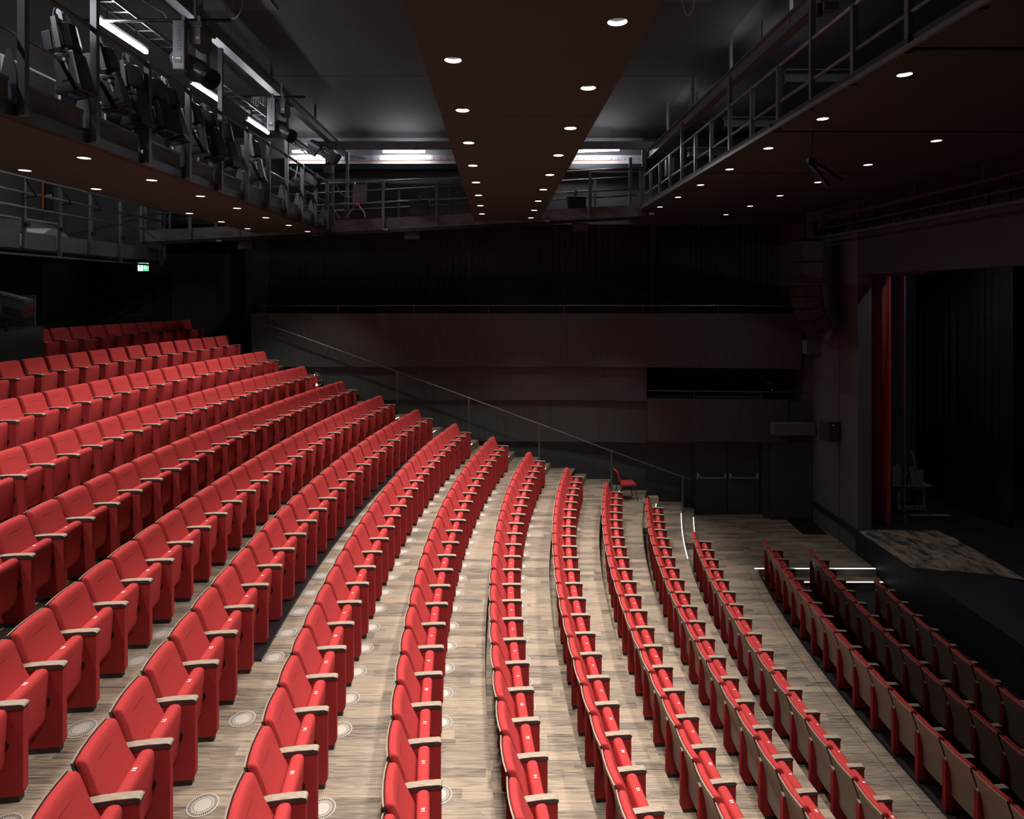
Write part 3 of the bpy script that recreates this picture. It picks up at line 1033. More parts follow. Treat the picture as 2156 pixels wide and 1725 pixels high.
def soffit(name, cols, xl, xr, slope, h, bands, m, label, spot, word, thick=0.12):
    """cols: [(X0, [Y...]), ...]; straight edges X = X0 - slope*Y"""
    z = rel(h)
    root = empty(name, (xl, 10, z))
    inv = Matrix.Translation(-root.location)
    s = 0.13
    n = 24
    for (ya, yb) in bands:
        q = MB()
        cur = xl

        def put(x0, x1, y0, y1):
            q.add([(x0 - slope * y0, y0, z), (x1 - slope * y0, y0, z), (x1 - slope * y1, y1, z), (x0 - slope * y1, y1, z)], [(3, 2, 1, 0)])
        for X0, yl in cols:
            put(cur, X0 - s, ya, yb)
            y = ya
            for yy in sorted(yl):
                if not (ya + s < yy < yb - s):
                    continue
                put(X0 - s, X0 + s, y, yy - s)
                vs = []
                for i in range(n):
                    t = 2 * PI * i / n
                    c_, s_ = math.cos(t), math.sin(t)
                    k = s / max(abs(c_), abs(s_))
                    vs.append((X0 + HOLE * c_ - slope * yy, yy + HOLE * s_, z))
                    vs.append((X0 + k * c_ - slope * (yy + k * s_), yy + k * s_, z))
                fs = []
                for i in range(n):
                    j = (i + 1) % n
                    fs.append((2 * i, 2 * i + 1, 2 * j + 1, 2 * j))
                q.add(vs, fs)
                # corner fills of the cell
                for sx in (-1, 1):
                    for sy in (-1, 1):
                        pass
                y = yy + s
            put(X0 - s, X0 + s, y, yb)
            cur = X0 + s
        put(cur, xr, ya, yb)
        c4 = [(xl - slope * ya, ya), (xr - slope * ya, ya), (xr - slope * yb, yb), (xl - slope * yb, yb)]
        vs = [(a, b, z) for a, b in c4] + [(a, b, z + thick) for a, b in c4]
        q.add(vs, [(0, 1, 5, 4), (1, 2, 6, 5), (2, 3, 7, 6), (3, 0, 4, 7), (4, 5, 6, 7)])
        o = q.build('ceiling_board', M[m], root, fix=False)
        o.matrix_parent_inverse = inv
    tag(root, label, 'ceiling panel')
    for ci, (X0, yl) in enumerate(cols):
        yl = sorted(yl)
        side = ('stage-side', 'audience-side')[1 - ci] if len(cols) == 2 else ''
        side = 'audience-side' if ci == 0 else 'stage-side'
        for i, yy in enumerate(yl):
            d = empty('downlight', (X0 - slope * yy, yy, z))
            for nm, me in zip(('trim_ring', 'reflector', 'lamp_cap'), DLM):
                obj(nm, me, d)
            lo = obj('lamp', spot[ci][0], d, (0, 0, -0.012))
            lo.rotation_euler = (0, spot[ci][1], 0)
            k = len(yl) - i
            tag(d, 'recessed downlight in the %s, %s from the far end of its %s line' % (word, ORD[k], side), 'downlight', 'recessed ceiling downlights')
    return root


def series(y0, d, lo=1.8, hi=16.95):
    k = math.ceil((lo - y0) / d)
    out = []
    while y0 + k * d < hi:
        out.append(y0 + k * d)
        k += 1
    return out


sp_c = [spot_data('centre_audience_spot', SPOT_C * 1.1, 74, 0.5, 0.13), spot_data('centre_stage_spot', SPOT_C, 68, 0.5)]
sp_l = [spot_data('left_spot', SPOT_L, 92, 0.6)] * 2
sp_r = [spot_data('right_inner_spot', SPOT_R, 56, 0.5, 0.21), spot_data('right_outer_spot', SPOT_RB, 84, 0.8, 0.05)]
soffit('ceiling_raft', [(-0.37, series(5.35, 1.462, 1.8)), (0.87, series(4.6, 1.473, 1.6))], -0.615, 1.12, 0.0235, 1.97,
       [(1.2, 4.05), (4.06, 7.02), (7.03, 9.98), (9.99, 12.94), (12.95, 15.9), (15.91, 17.3)], 'soffit', 'central maroon ceiling raft with two lines of downlights', sp_c, 'central raft')
soffit('ceiling_raft', [(-6.31, series(8.47, 1.5, 2.4)), (-5.02, series(7.7, 1.5, 2.4))], -6.55, -4.60, 0.0205, 1.65,
       [(1.2, 4.6), (4.61, 8.0), (8.01, 11.4), (11.41, 14.8), (14.81, 17.15)], 'soffit', 'maroon ceiling panel beneath the left lighting catwalk', sp_l, 'left panel')
soffit('ceiling_raft', [(4.21, series(6.6, 1.667, 3.0)), (6.5, series(9.45, 1.75, 7.0, 18.6))], 3.82, 8.35, 0.021, 2.28,
       [(1.2, 5.86), (5.94, 8.87), (8.95, 11.92), (11.98, 13.93), (13.98, 15.08), (15.13, 18.85)], 'soffit_r', 'broad dark brown ceiling panel with slots near the stage', sp_r, 'right panel')


# ------------------------------------------------------------------ lighting catwalks
def pipe(name, pts, r, m, root, n=8):
    o = MB().tube(pts, r, n).build(name, M[m], root, smooth=True)
    o.matrix_parent_inverse = Matrix.Translation(-root.location)
    return o


def piece(name, q, m, root, **k):
    o = q.build(name, M[m] if isinstance(m, str) else m, root, **k)
    o.matrix_parent_inverse = Matrix.Translation(-root.location)
    return o


def lx(X0, Y):
    return X0 - 0.0205 * Y


lc = empty('lighting_catwalk', (lx(-4.54, 10), 10, rel(1.77)))
q = MB().bar((lx(-4.56, 1.5), 1.5, rel(1.71)), (lx(-4.56, 17.1), 17.1, rel(1.71)), 0.10, 0.12)
piece('edge_channel', q, 'black', lc)
piece('deck', MB().prism([(lx(-6.5, 1.5), 1.5), (lx(-4.62, 1.5), 1.5), (lx(-4.62, 17.1), 17.1), (lx(-6.5, 17.1), 17.1)], 'z', rel(1.79), rel(1.83)), 'black', lc)
py = [5.98 + 1.06 * k for k in range(-3, 11)]
tall = {1, 4, 7, 10}
for i, yy in enumerate(py):
    top = 3.95 if (i in (4, 7, 10)) else 2.96
    x = lx(-4.47, yy)
    q = MB().box(x - 0.035, x + 0.035, yy - 0.03, yy + 0.03, rel(1.68), rel(top))
    piece('post', q, 'steel', lc)
    if i + 1 < len(py):
        a, b = yy + 0.10, py[i + 1] - 0.10
        q = MB()
        q.bar((lx(-4.55, a), a, rel(1.86)), (lx(-4.55, b), b, rel(1.86)), 0.025, 0.255)
        piece('fascia_panel', q, 'concrete', lc)
        q = MB().bar((lx(-4.55, a), a, rel(1.995)), (lx(-4.55, b), b, rel(1.995)), 0.05, 0.03)
        piece('fascia_cap', q, 'steel', lc)
    q = MB().prism([(x - 0.24, rel(1.83)), (x - 0.03, rel(1.83)), (x - 0.03, rel(2.05)), (x - 0.08, rel(2.30)), (x - 0.12, rel(2.30))], 'y', yy - 0.045, yy - 0.035)
    piece('gusset', q, 'steel', lc)
pipe('handrail', [(lx(-4.52, 2.5), 2.5, rel(2.96)), (lx(-4.52, 17.0), 17.0, rel(2.96))], 0.026, 'steel', lc)
pipe('mid_rail', [(lx(-4.56, 2.5), 2.5, rel(2.44)), (lx(-4.56, 17.0), 17.0, rel(2.44))], 0.022, 'steel_lt', lc)
pipe('rear_handrail', [(lx(-6.35, 2.5), 2.5, rel(3.05)), (lx(-6.35, 16.6), 16.6, rel(3.05))], 0.026, 'steel_lt', lc)
for yy in py[1:]:
    piece('rear_post', MB().bar((lx(-6.35, yy), yy, rel(1.83)), (lx(-6.35, yy), yy, rel(3.05)), 0.05, 0.05), 'steel', lc)
tag(lc, 'long steel lighting catwalk on the left with spotlights on its rail', 'catwalk', 'overhead catwalks')

# beam, cable ladder and hanging pipes above the left catwalk
bm_ = empty('ceiling_beam', (lx(-4.55, 10), 10, rel(4.15)))
q = MB()
for dz, wd, hh in ((0.10, 0.16, 0.02), (0.0, 0.02, 0.2), (-0.10, 0.16, 0.02)):
    q.bar((lx(-4.5, 2), 2, rel(4.14 + dz)), (lx(-4.5, 18.6), 18.6, rel(4.14 + dz)), wd, hh)
piece('i_beam', q, 'steel', bm_)
for yy in (6.4, 9.6, 12.6, 15.6):
    piece('hanger', MB().bar((lx(-4.5, yy), yy, rel(4.2)), (lx(-4.5, yy), yy, ZC), 0.05, 0.05), 'steel', bm_)
tag(bm_, 'dark steel beam under the ceiling over the left catwalk', 'beam', 'ceiling beams')
tr = empty('cable_tray', (lx(-5.0, 10), 10, rel(3.75)))
for dx in (-0.12, 0.12):
    piece('side_rail', MB().bar((lx(-5.0 + dx, 3), 3, rel(3.74)), (lx(-5.0 + dx, 17), 17, rel(3.74)), 0.012, 0.05), 'steel_lt', tr)
for i in range(47):
    yy = 3.0 + i * 0.3
    piece('rung', MB().bar((lx(-5.0, yy) - 0.12, yy, rel(3.73)), (lx(-5.0, yy) + 0.12, yy, rel(3.73)), 0.03, 0.012), 'steel_lt', tr)
for i, dx in enumerate((-0.06, 0.0, 0.07)):
    piece('cable', MB().tube([(lx(-5.0 + dx, yy) + 0.015 * math.sin(yy * 3 + i), yy, rel(3.752)) for yy in [3 + j * 0.5 for j in range(29)]], 0.012, 5), 'black', tr)
tag(tr, 'slotted metal cable tray above the left catwalk', 'cable tray')


def tube_light(name, p, q, label, group='fluorescent work lights', back=0.05, hold=(0, 0, 0.45), tm='tube'):
    p, q = Vector(p), Vector(q)
    root = empty(name, p)
    d = (q - p).normalized()
    piece('housing', MB().bar(p + Vector((0, 0, back)), q + Vector((0, 0, back)), 0.045, 0.04), 'grey_box', root)
    piece('tube', MB().tube([p + d * 0.03, q - d * 0.03], 0.034, 10), tm, root, smooth=True)
    for e in (p + d * 0.25, q - d * 0.25):
        if hold is not None:
            piece('bracket', MB().bar(e + Vector((0, 0, back)), e + Vector(hold), 0.02, 0.02), 'steel', root)
    for e in (p + d * 0.015, q - d * 0.015):
        piece('end_cap', MB().bar(e - d * 0.014, e + d * 0.014, 0.05, 0.06), 'white', root)
    tag(root, label, 'work light', group)
    return root


TLX = -5.28
for i, (ya, yb) in enumerate(((3.2, 4.35), (5.6, 6.8), (8.05, 9.2), (10.45, 11.55), (12.65, 13.8))):
    tube_light('fluorescent_light', (TLX, ya, rel(3.50)), (TLX, yb, rel(3.50)), '%s fluorescent work light along the left catwalk' % ('nearest', 'second nearest', 'third nearest', 'second farthest', 'farthest')[i])
tube_light('fluorescent_light', (-6.35, 18.35, rel(4.12)), (-5.2, 18.35, rel(4.12)), 'fluorescent work light at the far end of the left catwalk', hold=(0, 0.5, 0.05))
tube_light('fluorescent_light', (-3.74, 18.35, rel(4.12)), (-2.48, 18.35, rel(4.12)), 'fluorescent work light on the far wall left of the central raft', hold=(0, 0.5, 0.05))
tube_light('fluorescent_light', (1.75, 17.7, rel(3.98)), (3.05, 18.0, rel(4.10)), 'tilted fluorescent work light right of the central raft', hold=(0, 0, 0.68))
for i, (ya, yb) in enumerate(((8.0, 9.2), (10.6, 11.8), (14.4, 15.6))):
    X = 4.26
    tube_light('fluorescent_light', (X, ya, rel(4.21)), (X, yb, rel(4.21)), '%s fluorescent work light behind the right catwalk beam' % ('nearest', 'middle', 'farthest')[i], back=0.06, tm='tube_dim')
tube_light('fluorescent_light', (-11.6, 13.2, rel(3.4)), (-11.6, 14.4, rel(3.4)), 'unseen fluorescent light added over the rear balcony', hold=(0, 0, 1.24))  # hidden tube, added to light the balcony wall and cases

# wall trunking and beams behind the far catwalk
q = MB().box(-6.6, 3.9, 18.60, 18.85, rel(3.79), rel(4.07))
fd = empty('wall_trunking', (0, 18.6, rel(3.0)))
piece('trunking', q, 'trunk', fd)
for i in range(52):
    X = -6.5 + i * 0.2
    piece('clip', MB().box(X, X + 0.012, 18.585, 18.60, rel(3.93), rel(4.0)), 'steel', fd)
piece('orange_cable', MB().tube([(-6.5 + i * 0.5, 18.585, rel(3.92) + 0.01 * math.sin(i)) for i in range(21)], 0.007, 5), 'orange', fd)
tag(fd, 'pale grey cable trunking on the far wall under the work lights', 'trunking')
q = MB().box(-5.2, 3.8, 16.95, 17.05, rel(3.88), rel(4.08))
tag(q.build('ceiling_beam', M['steel']), 'dark beam crossing in front of the far wall work lights', 'beam', 'ceiling beams')
q = MB().box(-6.6, 3.9, 18.35, 18.6, rel(3.62), rel(3.77))
tag(q.build('cable_tray', M['black']), 'black perforated cable tray below the pale trunking', 'cable tray')


# far side catwalk, climbing toward the stage
def fh(X):
    return 1.66 + 0.052 * (X + 4.95)


fc = empty('lighting_catwalk', (-3, 17, rel(fh(-3))))
segs = [-9.9, -8.6, -7.3, -6.1, -4.95, -3.44, -2.02, -0.65, 0.70, 2.09, 3.44]
for a, b in zip(segs[:-1], segs[1:]):
    q = MB().bar((a + 0.04, 17.06, rel(fh(a) + 0.155)), (b - 0.04, 17.06, rel(fh(b) + 0.155)), 0.03, 0.31)
    piece('fascia_panel', q, 'concrete', fc)
for x in segs:
    piece('post', MB().bar((x, 17.0, rel(fh(x))), (x, 17.0, rel(fh(x) + 1.29)), 0.07, 0.05), 'steel', fc)
    piece('rear_post', MB().bar((x + 0.25, 17.95, rel(fh(x) + 0.1)), (x + 0.25, 17.95, rel(fh(x) + 1.2)), 0.06, 0.05), 'steel', fc)
for nm, yy, dh, m in (('handrail', 17.0, 1.29, 'steel_lt'), ('mid_rail', 17.0, 0.73, 'steel_lt'), ('rear_handrail', 17.95, 1.22, 'steel'), ('rear_mid_rail', 17.95, 0.7, 'steel')):
    pipe(nm, [(-9.9, yy, rel(fh(-9.9) + dh)), (3.5, yy, rel(fh(3.5) + dh))], 0.024, m, fc)
piece('deck', MB().prism([(-9.9, rel(fh(-9.9) + 0.02)), (3.5, rel(fh(3.5) + 0.02)), (3.5, rel(fh(3.5) + 0.07)), (-9.9, rel(fh(-9.9) + 0.07))], 'y', 17.08, 18.0), 'black', fc)
piece('edge_channel', MB().bar((-9.9, 17.1, rel(fh(-9.9) - 0.04)), (3.5, 17.1, rel(fh(3.5) - 0.04)), 0.08, 0.08), 'black', fc)
for X, tp in ((-4.85, 3.9), (-4.45, 3.85), (3.55, 3.9), (3.2, 3.7)):
    piece('tall_post', MB().bar((X, 17.2, rel(fh(X))), (X, 17.2, rel(tp)), 0.08, 0.06), 'steel', fc)
tag(fc, 'side catwalk along the far wall rising toward the stage', 'catwalk', 'overhead catwalks')

# right catwalk over the slotted panel
rc = empty('lighting_catwalk', (lx(3.9, 9), 9, rel(2.4)))
py = [5.06 + 0.928 * k for k in range(-2, 13)]
for i, yy in enumerate(py):
    x = lx(3.86, yy)
    top = 3.62 if i in (5, 8, 11) else 3.15
    piece('post', MB().box(x - 0.03, x + 0.03, yy - 0.03, yy + 0.03, rel(2.28), rel(top)), 'steel', rc)
pipe('handrail', [(lx(3.86, 2.5), 2.5, rel(3.15)), (lx(3.86, 16.9), 16.9, rel(3.15))], 0.024, 'steel_lt', rc)
pipe('mid_rail', [(lx(3.88, 2.5), 2.5, rel(2.66)), (lx(3.88, 16.9), 16.9, rel(2.66))], 0.022, 'steel', rc)
piece('edge_angle', MB().bar((lx(3.80, 1.2), 1.2, rel(2.30)), (lx(3.80, 17), 17, rel(2.30)), 0.03, 0.05), 'steel', rc)
piece('deck', MB().prism([(lx(4.0, 1.5), 1.5), (lx(5.1, 1.5), 1.5), (lx(5.1, 17.0), 17.0), (lx(4.0, 17.0), 17.0)], 'z', rel(2.42), rel(2.46)), 'black', rc)
piece('toe_channel', MB().bar((lx(4.45, 1.5), 1.5, rel(2.62)), (lx(4.45, 17), 17, rel(2.62)), 0.05, 0.14), 'steel', rc)
tag(rc, 'steel catwalk above the slotted ceiling panel on the right', 'catwalk', 'overhead catwalks')
bb = empty('ceiling_beam', (3.9, 9, rel(3.85)))
q = MB()
for dz, wd, hh in ((0.11, 0.16, 0.02), (0.0, 0.02, 0.2), (-0.11, 0.16, 0.02)):
    q.bar((lx(4.08, 2), 2, rel(3.78 + dz)), (lx(4.08, 17.2), 17.2, rel(3.78 + dz)), wd, hh)
piece('i_beam', q, 'steel', bb)
for yy in (6.2, 8.9, 11.2, 13.4, 15.4):
    piece('hanger', MB().bar((lx(4.08, yy), yy, rel(3.8)), (lx(4.08, yy), yy, ZC), 0.05, 0.05), 'steel', bb)
tag(bb, 'dark steel beam under the ceiling over the right catwalk', 'beam', 'ceiling beams')
for i, (yy, zz) in enumerate(((9.8, 3.35), (12.6, 3.4), (15.2, 3.4))):
    q = MB()
    for dz in (0.09, -0.09):
        q.bar((4.2, yy, rel(zz + dz)), (8.6, yy, rel(zz + dz)), 0.14, 0.02)
    q.bar((4.2, yy, rel(zz)), (8.6, yy, rel(zz)), 0.02, 0.18)
    tag(q.build('ceiling_beam', M['steel']), '%s cross beam beyond the right catwalk rail' % ('nearest', 'middle', 'farthest')[i], 'beam', 'ceiling beams')
sbox('wall_above_panel', 8.02, 8.75, -1, 18.84, rel(2.41), ZC, M['wall_black'], 'black wall above the right panel, thickened to block light')  # made thick to stop tube light leaking past the panel edge
# lattice girder behind the right catwalk
lg = empty('lattice_girder', (5.6, 9, rel(2.9)))
for nm, X, zz in (('top_chord', 5.5, 3.25), ('bottom_chord', 5.5, 2.75)):
    piece(nm, MB().bar((X, 2, rel(zz)), (X - 0.3, 17, rel(zz)), 0.06, 0.06), 'steel', lg)
for i in range(20):
    ya = 2.2 + i * 0.74
    za, zb = (2.75, 3.25) if i % 2 else (3.25, 2.75)
    piece('diagonal', MB().bar((5.5 - 0.02 * ya, ya, rel(za)), (5.5 - 0.02 * ya, ya + 0.74, rel(zb)), 0.035, 0.035), 'steel', lg)
tag(lg, 'dark lattice girder behind the right catwalk', 'girder')

# ceiling hatches with cable loops
for (x0, x1, y0, y1, lb) in ((-5.1, -3.8, 8.4, 10.35, 'black ceiling hatch right of the left catwalk'), (2.38, 3.15, 9.0, 10.08, 'black ceiling hatch left of the right catwalk')):
    q = MB().box(x0, x1, y0, y1, ZC - 0.02, ZC - 0.002)
    tag(q.build('ceiling_hatch', M['wall_black']), lb, 'hatch', 'ceiling hatches')


def cable(pts, r, label, m='cable'):
    tag(MB().tube(pts, r, 6).build('hanging_cable', M[m], smooth=True), label, 'cable', 'hanging cables')


def loop(c, w, h, Y, n=14):
    q = [P(c[0] - w * math.cos(PI * i / n), c[1] + h * math.sin(PI * i / n), Y) for i in range(n + 1)]
    return [Vector((q[0].x, Y, ZC - 0.02))] + q + [Vector((q[-1].x, Y, ZC - 0.02))]


cable(loop((492, 0), 18, 39, 9.8), 0.008, 'grey cable loop hanging from the left ceiling hatch')
cable(loop((500, 2), 11, 26, 9.9), 0.006, 'small inner cable loop hanging from the left ceiling hatch')
cable(loop((1449, 0), 12, 32, 9.9), 0.006, 'grey cable loop hanging from the right ceiling hatch')
cable([P(707, 385, 16.95), P(715, 405, 16.95), P(727, 415, 16.95), P(743, 414, 16.95)], 0.012, 'grey cable sagging from rail to the distribution box')
cable([P(700, 428, 16.9), P(704, 445, 16.9), P(716, 459, 16.9)], 0.012, 'grey cable dropping behind the far catwalk corner')
cable([P(746, 430, 16.9), P(738, 447, 16.9), P(727, 458, 16.9)], 0.010, 'grey cable curving left below the distribution box')
cable([P(756, 434, 16.9), P(766, 446, 16.9), P(769, 456, 16.9)], 0.014, 'white cable curving right below the distribution box', 'white')
cable([P(1165, 411, 16.9), P(1172, 418, 16.9), P(1180, 419, 16.9), P(1192, 404, 16.9)], 0.010, 'grey cable sagging left of the right flood lamp')
cable([P(628, 328, 14.0), P(626, 355, 14.0), P(621, 378, 14.0)], 0.010, 'thin white cable hanging below the far spotlight', 'white')
cable([P(300, 0, 9.0), P(345, 28, 9.4), P(358, 50, 9.6), P(380, 62, 9.6)], 0.010, 'grey cable running to the nearer moving head')


# ------------------------------------------------------------------ stage lanterns
def profile_meshes():
    D = {}
    q = MB()
    n = 8
    D['rear_housing'] = MB().tube([(0, 0, -0.10), (0, 0, -0.13), (0, 0, -0.36), (0, 0, -0.40)], 0.11, 10, radii=[0.075, 0.115, 0.125, 0.11]).mesh('rear_housing', M['lamp'], smooth=False)
    D['focus_ring'] = MB().tube([(0, 0, -0.395), (0, 0, -0.425)], 0.118, 12).mesh('focus_ring', M['blackplastic'])
    b = MB()
    c0, c1 = 0.105, 0.125
    b.add([(-c0, -c0, -0.42), (c0, -c0, -0.42), (c0, c0, -0.42), (-c0, c0, -0.42), (-c1, -c1, -0.80), (c1, -c1, -0.80), (c1, c1, -0.80), (-c1, c1, -0.80)],
          [(0, 1, 2, 3), (0, 4, 5, 1), (1, 5, 6, 2), (2, 6, 7, 3), (3, 7, 4, 0), (7, 6, 5, 4)])
    D['lens_barrel'] = b.mesh('lens_barrel', M['lamp'], bevel=0.02)
    b = MB().box(-0.135, 0.135, -0.135, 0.135, -0.845, -0.80)
    D['colour_frame'] = b.mesh('colour_frame', M['black'], bevel=0.006)
    D['lens'] = MB().tube([(0, 0, -0.846), (0, 0, -0.85)], 0.10, 16).mesh('lens', M['lens'])
    y = MB()
    for s in (-1, 1):
        y.bar((0, s * 0.15, -0.08), (0, s * 0.15, -0.40), 0.05, 0.008, up=(0, 1, 0))
    y.bar((0, -0.15, -0.08), (0, 0.15, -0.08), 0.05, 0.008)
    D['yoke'] = y.mesh('yoke', M['lamp_lt'])
    h = MB()
    h.box(-0.02, 0.02, -0.025, 0.025, -0.08, 0.02)
    h.tube([(0.0, -0.02, 0.03), (0.0, 0.02, 0.03)], 0.04, 10)
    D['hook_clamp'] = h.mesh('hook_clamp', M['lamp_lt'])
    k = MB()
    k.box(-0.20, -0.115, -0.07, 0.07, -0.36, -0.16)
    D['ballast_box'] = k.mesh('ballast_box', M['lamp'], bevel=0.006)
    w = MB()
    w.tube([(0.0, -0.14 * math.cos(PI * i / 10), -0.10 + 0.17 * math.sin(PI * i / 10)) for i in range(11)], 0.005, 5)
    D['safety_cable'] = w.mesh('safety_cable', M['cable'])
    kn = MB().tube([(0.02, -0.118, -0.52), (0.02, -0.142, -0.52)], 0.018, 10)
    kn.box(0.012, 0.03, -0.121, -0.117, -0.64, -0.54)
    D['focus_knob'] = kn.mesh('focus_knob', M['pink'])
    l = MB()
    for z in (-0.47, -0.72):
        l.box(-0.05, 0.06, -0.128, -0.116, z - 0.012, z)
    D['latch'] = l.mesh('latch', M['blackplastic'])
    return D


PD = profile_meshes()


def profile_spot(loc, ry, rz, label, scale=1.0, rx=0.0):
    root = empty('profile_spotlight', loc)
    root.rotation_euler = (rx, ry, rz)
    root.scale = (scale,) * 3
    for nm in ('hook_clamp', 'safety_cable', 'rear_housing', 'ballast_box', 'focus_ring', 'yoke'):
        obj(nm, PD[nm], root)
    bz = obj('lens_barrel', PD['lens_barrel'], root)
    for nm in ('colour_frame', 'lens', 'focus_knob', 'latch'):
        obj(nm, PD[nm], bz)
    tag(root, label, 'stage light', 'profile spotlights on the left catwalk')
    return root


lys = [6.72, 7.36, 7.95, 8.46, 8.80, 9.55, 10.02, 10.62, 11.85]
for i, yy in enumerate(lys):
    ry = -0.20 - 0.06 * math.sin(i * 2.3)
    profile_spot((lx(-4.62, yy), yy, rel(2.95)), ry, 0.25 * math.sin(i * 1.7), '%s black profile spotlight from the left on the catwalk rail' % ORD[i + 1], 1.02, rx=0.05 * math.sin(i * 3.1))
profile_spot(tuple(P(643, 296, 14.2)), -1.02, 0.1, 'black profile spotlight pointing toward the stage at the far catwalk end', 0.98)
profile_spot(tuple(P(612, 356, 15.2)), -1.1, 0.0, 'dim profile spotlight low behind the far catwalk rail', 0.9)


def head_meshes():
    D = {}
    D['head'] = MB().tube([(-0.30, 0, 0.02), (-0.26, 0, 0.02), (-0.10, 0, 0.01), (0.10, 0, 0), (0.20, 0, 0), (0.33, 0, 0), (0.345, 0, 0)], 0.15, 16,
                          radii=[0.09, 0.115, 0.14, 0.15, 0.115, 0.12, 0.10]).mesh('head', M['lamp'], smooth=True)
    D['front_ring'] = MB().tube([(0.30, 0, 0), (0.37, 0, 0)], 0.128, 14).mesh('front_ring', M['blackplastic'])
    D['lens'] = MB().tube([(0.371, 0, 0), (0.374, 0, 0)], 0.085, 14).mesh('lens', M['lens'])
    D['rear_ring'] = MB().tube([(-0.33, 0, 0.02), (-0.29, 0, 0.02)], 0.10, 14).mesh('rear_ring', M['lamp_lt'])
    return D


HD = head_meshes()


def text_mesh(body, size, m, name='lettering'):
    cu = bpy.data.curves.new(name, 'FONT')
    cu.body = body
    cu.size = size
    cu.align_x = 'CENTER'
    cu.align_y = 'CENTER'
    t = bpy.data.objects.new('tmp_text', cu)
    COL.objects.link(t)
    me = bpy.data.meshes.new_from_object(t.evaluated_get(bpy.context.evaluated_depsgraph_get()))
    me.name = name
    bpy.data.objects.remove(t)
    bpy.data.curves.remove(cu)
    me.materials.clear()
    me.materials.append(m)
    return me


def moving_head(px, Y, label, ytop, pipe_x0, pipe_x1, zp):
    X = (px - HX) * Y / F
    z = rel(zp)
    pr = empty('lighting_bar', ((pipe_x0 - HX) * Y / F, Y, z))
    pipe('pipe', [((pipe_x0 - HX) * Y / F, Y, z), ((pipe_x1 - HX) * Y / F, Y, z)], 0.024, 'black', pr)
    for xx in ((pipe_x0 - HX) * Y / F + 0.15, (pipe_x1 - HX) * Y / F - 0.45):
        piece('hanger', MB().bar((xx, Y, z), (xx, Y, rel(4.1)), 0.03, 0.03), 'steel', pr)
    tag(pr, 'black cross pipe carrying the %s' % label, 'lighting bar', 'cross pipes with moving heads')
    root = empty('moving_head_light', (X, Y, z))
    for dx in (-0.06, 0.14):
        piece('clamp', MB().box(X + dx - 0.02, X + dx + 0.02, Y - 0.03, Y + 0.03, z - 0.09, z + 0.05), 'steel_lt', root)
    piece('base', MB().box(X - 0.11, X + 0.25, Y - 0.17, Y + 0.22, z - 0.15, z - 0.08), 'lamp', root, bevel=0.01)
    near = piece('yoke_arm', MB().box(X - 0.075, X + 0.075, Y - 0.26, Y - 0.17, z - 0.72, z - 0.10), M['lamp_lt'], root, bevel=0.012)
    far = piece('yoke_arm', MB().box(X + 0.0, X + 0.15, Y + 0.17, Y + 0.26, z - 0.66, z - 0.10), 'steel', root, bevel=0.012)
    piece('side_fairing', MB().box(X + 0.08, X + 0.22, Y - 0.15, Y + 0.16, z - 0.36, z - 0.15), 'steel', root)
    for dz in (0.26,):
        piece('warning_label', MB().box(X + 0.076, X + 0.085, Y - 0.165, Y - 0.152, z - 0.22, z - 0.19), 'yellow', root)
        piece('warning_label', MB().box(X + 0.16, X + 0.21, Y - 0.156, Y - 0.1505, z - 0.30, z - 0.27), 'yellow', root)
    piece('display', MB().box(X - 0.05, X + 0.045, Y - 0.264, Y - 0.2595, z - 0.64, z - 0.56), 'blackplastic', near)
    piece('display_line', MB().box(X - 0.035, X + 0.03, Y - 0.2665, Y - 0.2635, z - 0.59, z - 0.572), 'display', near)
    for o in near.children:
        o.matrix_parent_inverse = (Matrix.Translation(-root.location)).inverted() @ Matrix.Translation(-root.location) if False else Matrix.Identity(4)
    me = text_mesh('VARI*LITE', 0.075, M['lamp'])
    o = obj('lettering', me, near)
    o.matrix_local = Matrix.Translation((X + 0.01, Y - 0.2625, z - 0.33)) @ Matrix(((0, 1, 0, 0), (0, 0, -1, 0), (-1, 0, 0, 0), (0, 0, 0, 1)))
    hd = obj('head', HD['head'], root)
    hd.location = (0.05, 0.0, -0.62)
    hd.rotation_euler = (0, 0.52, -0.35)
    for nm in ('front_ring', 'lens', 'rear_ring'):
        obj(nm, HD[nm], hd)
    tag(root, label, 'moving light', 'moving head lights')


moving_head(398, 8.2, 'nearer moving head light with green display', 45, 175, 485, 3.53)
moving_head(581, 12.3, 'farther moving head light with green display', 203, 470, 642, 3.82)

# ------------------------------------------------------------------ small equipment on the far catwalk
def box_thing(name, q_parts, label, cat, loc, group=None, rot=None):
    root = empty(name, loc)
    for nm, q, m, k in q_parts:
        q.build(nm, M[m], root, **k)
    if rot:
        root.rotation_euler = rot
    tag(root, label, cat, group)
    return root


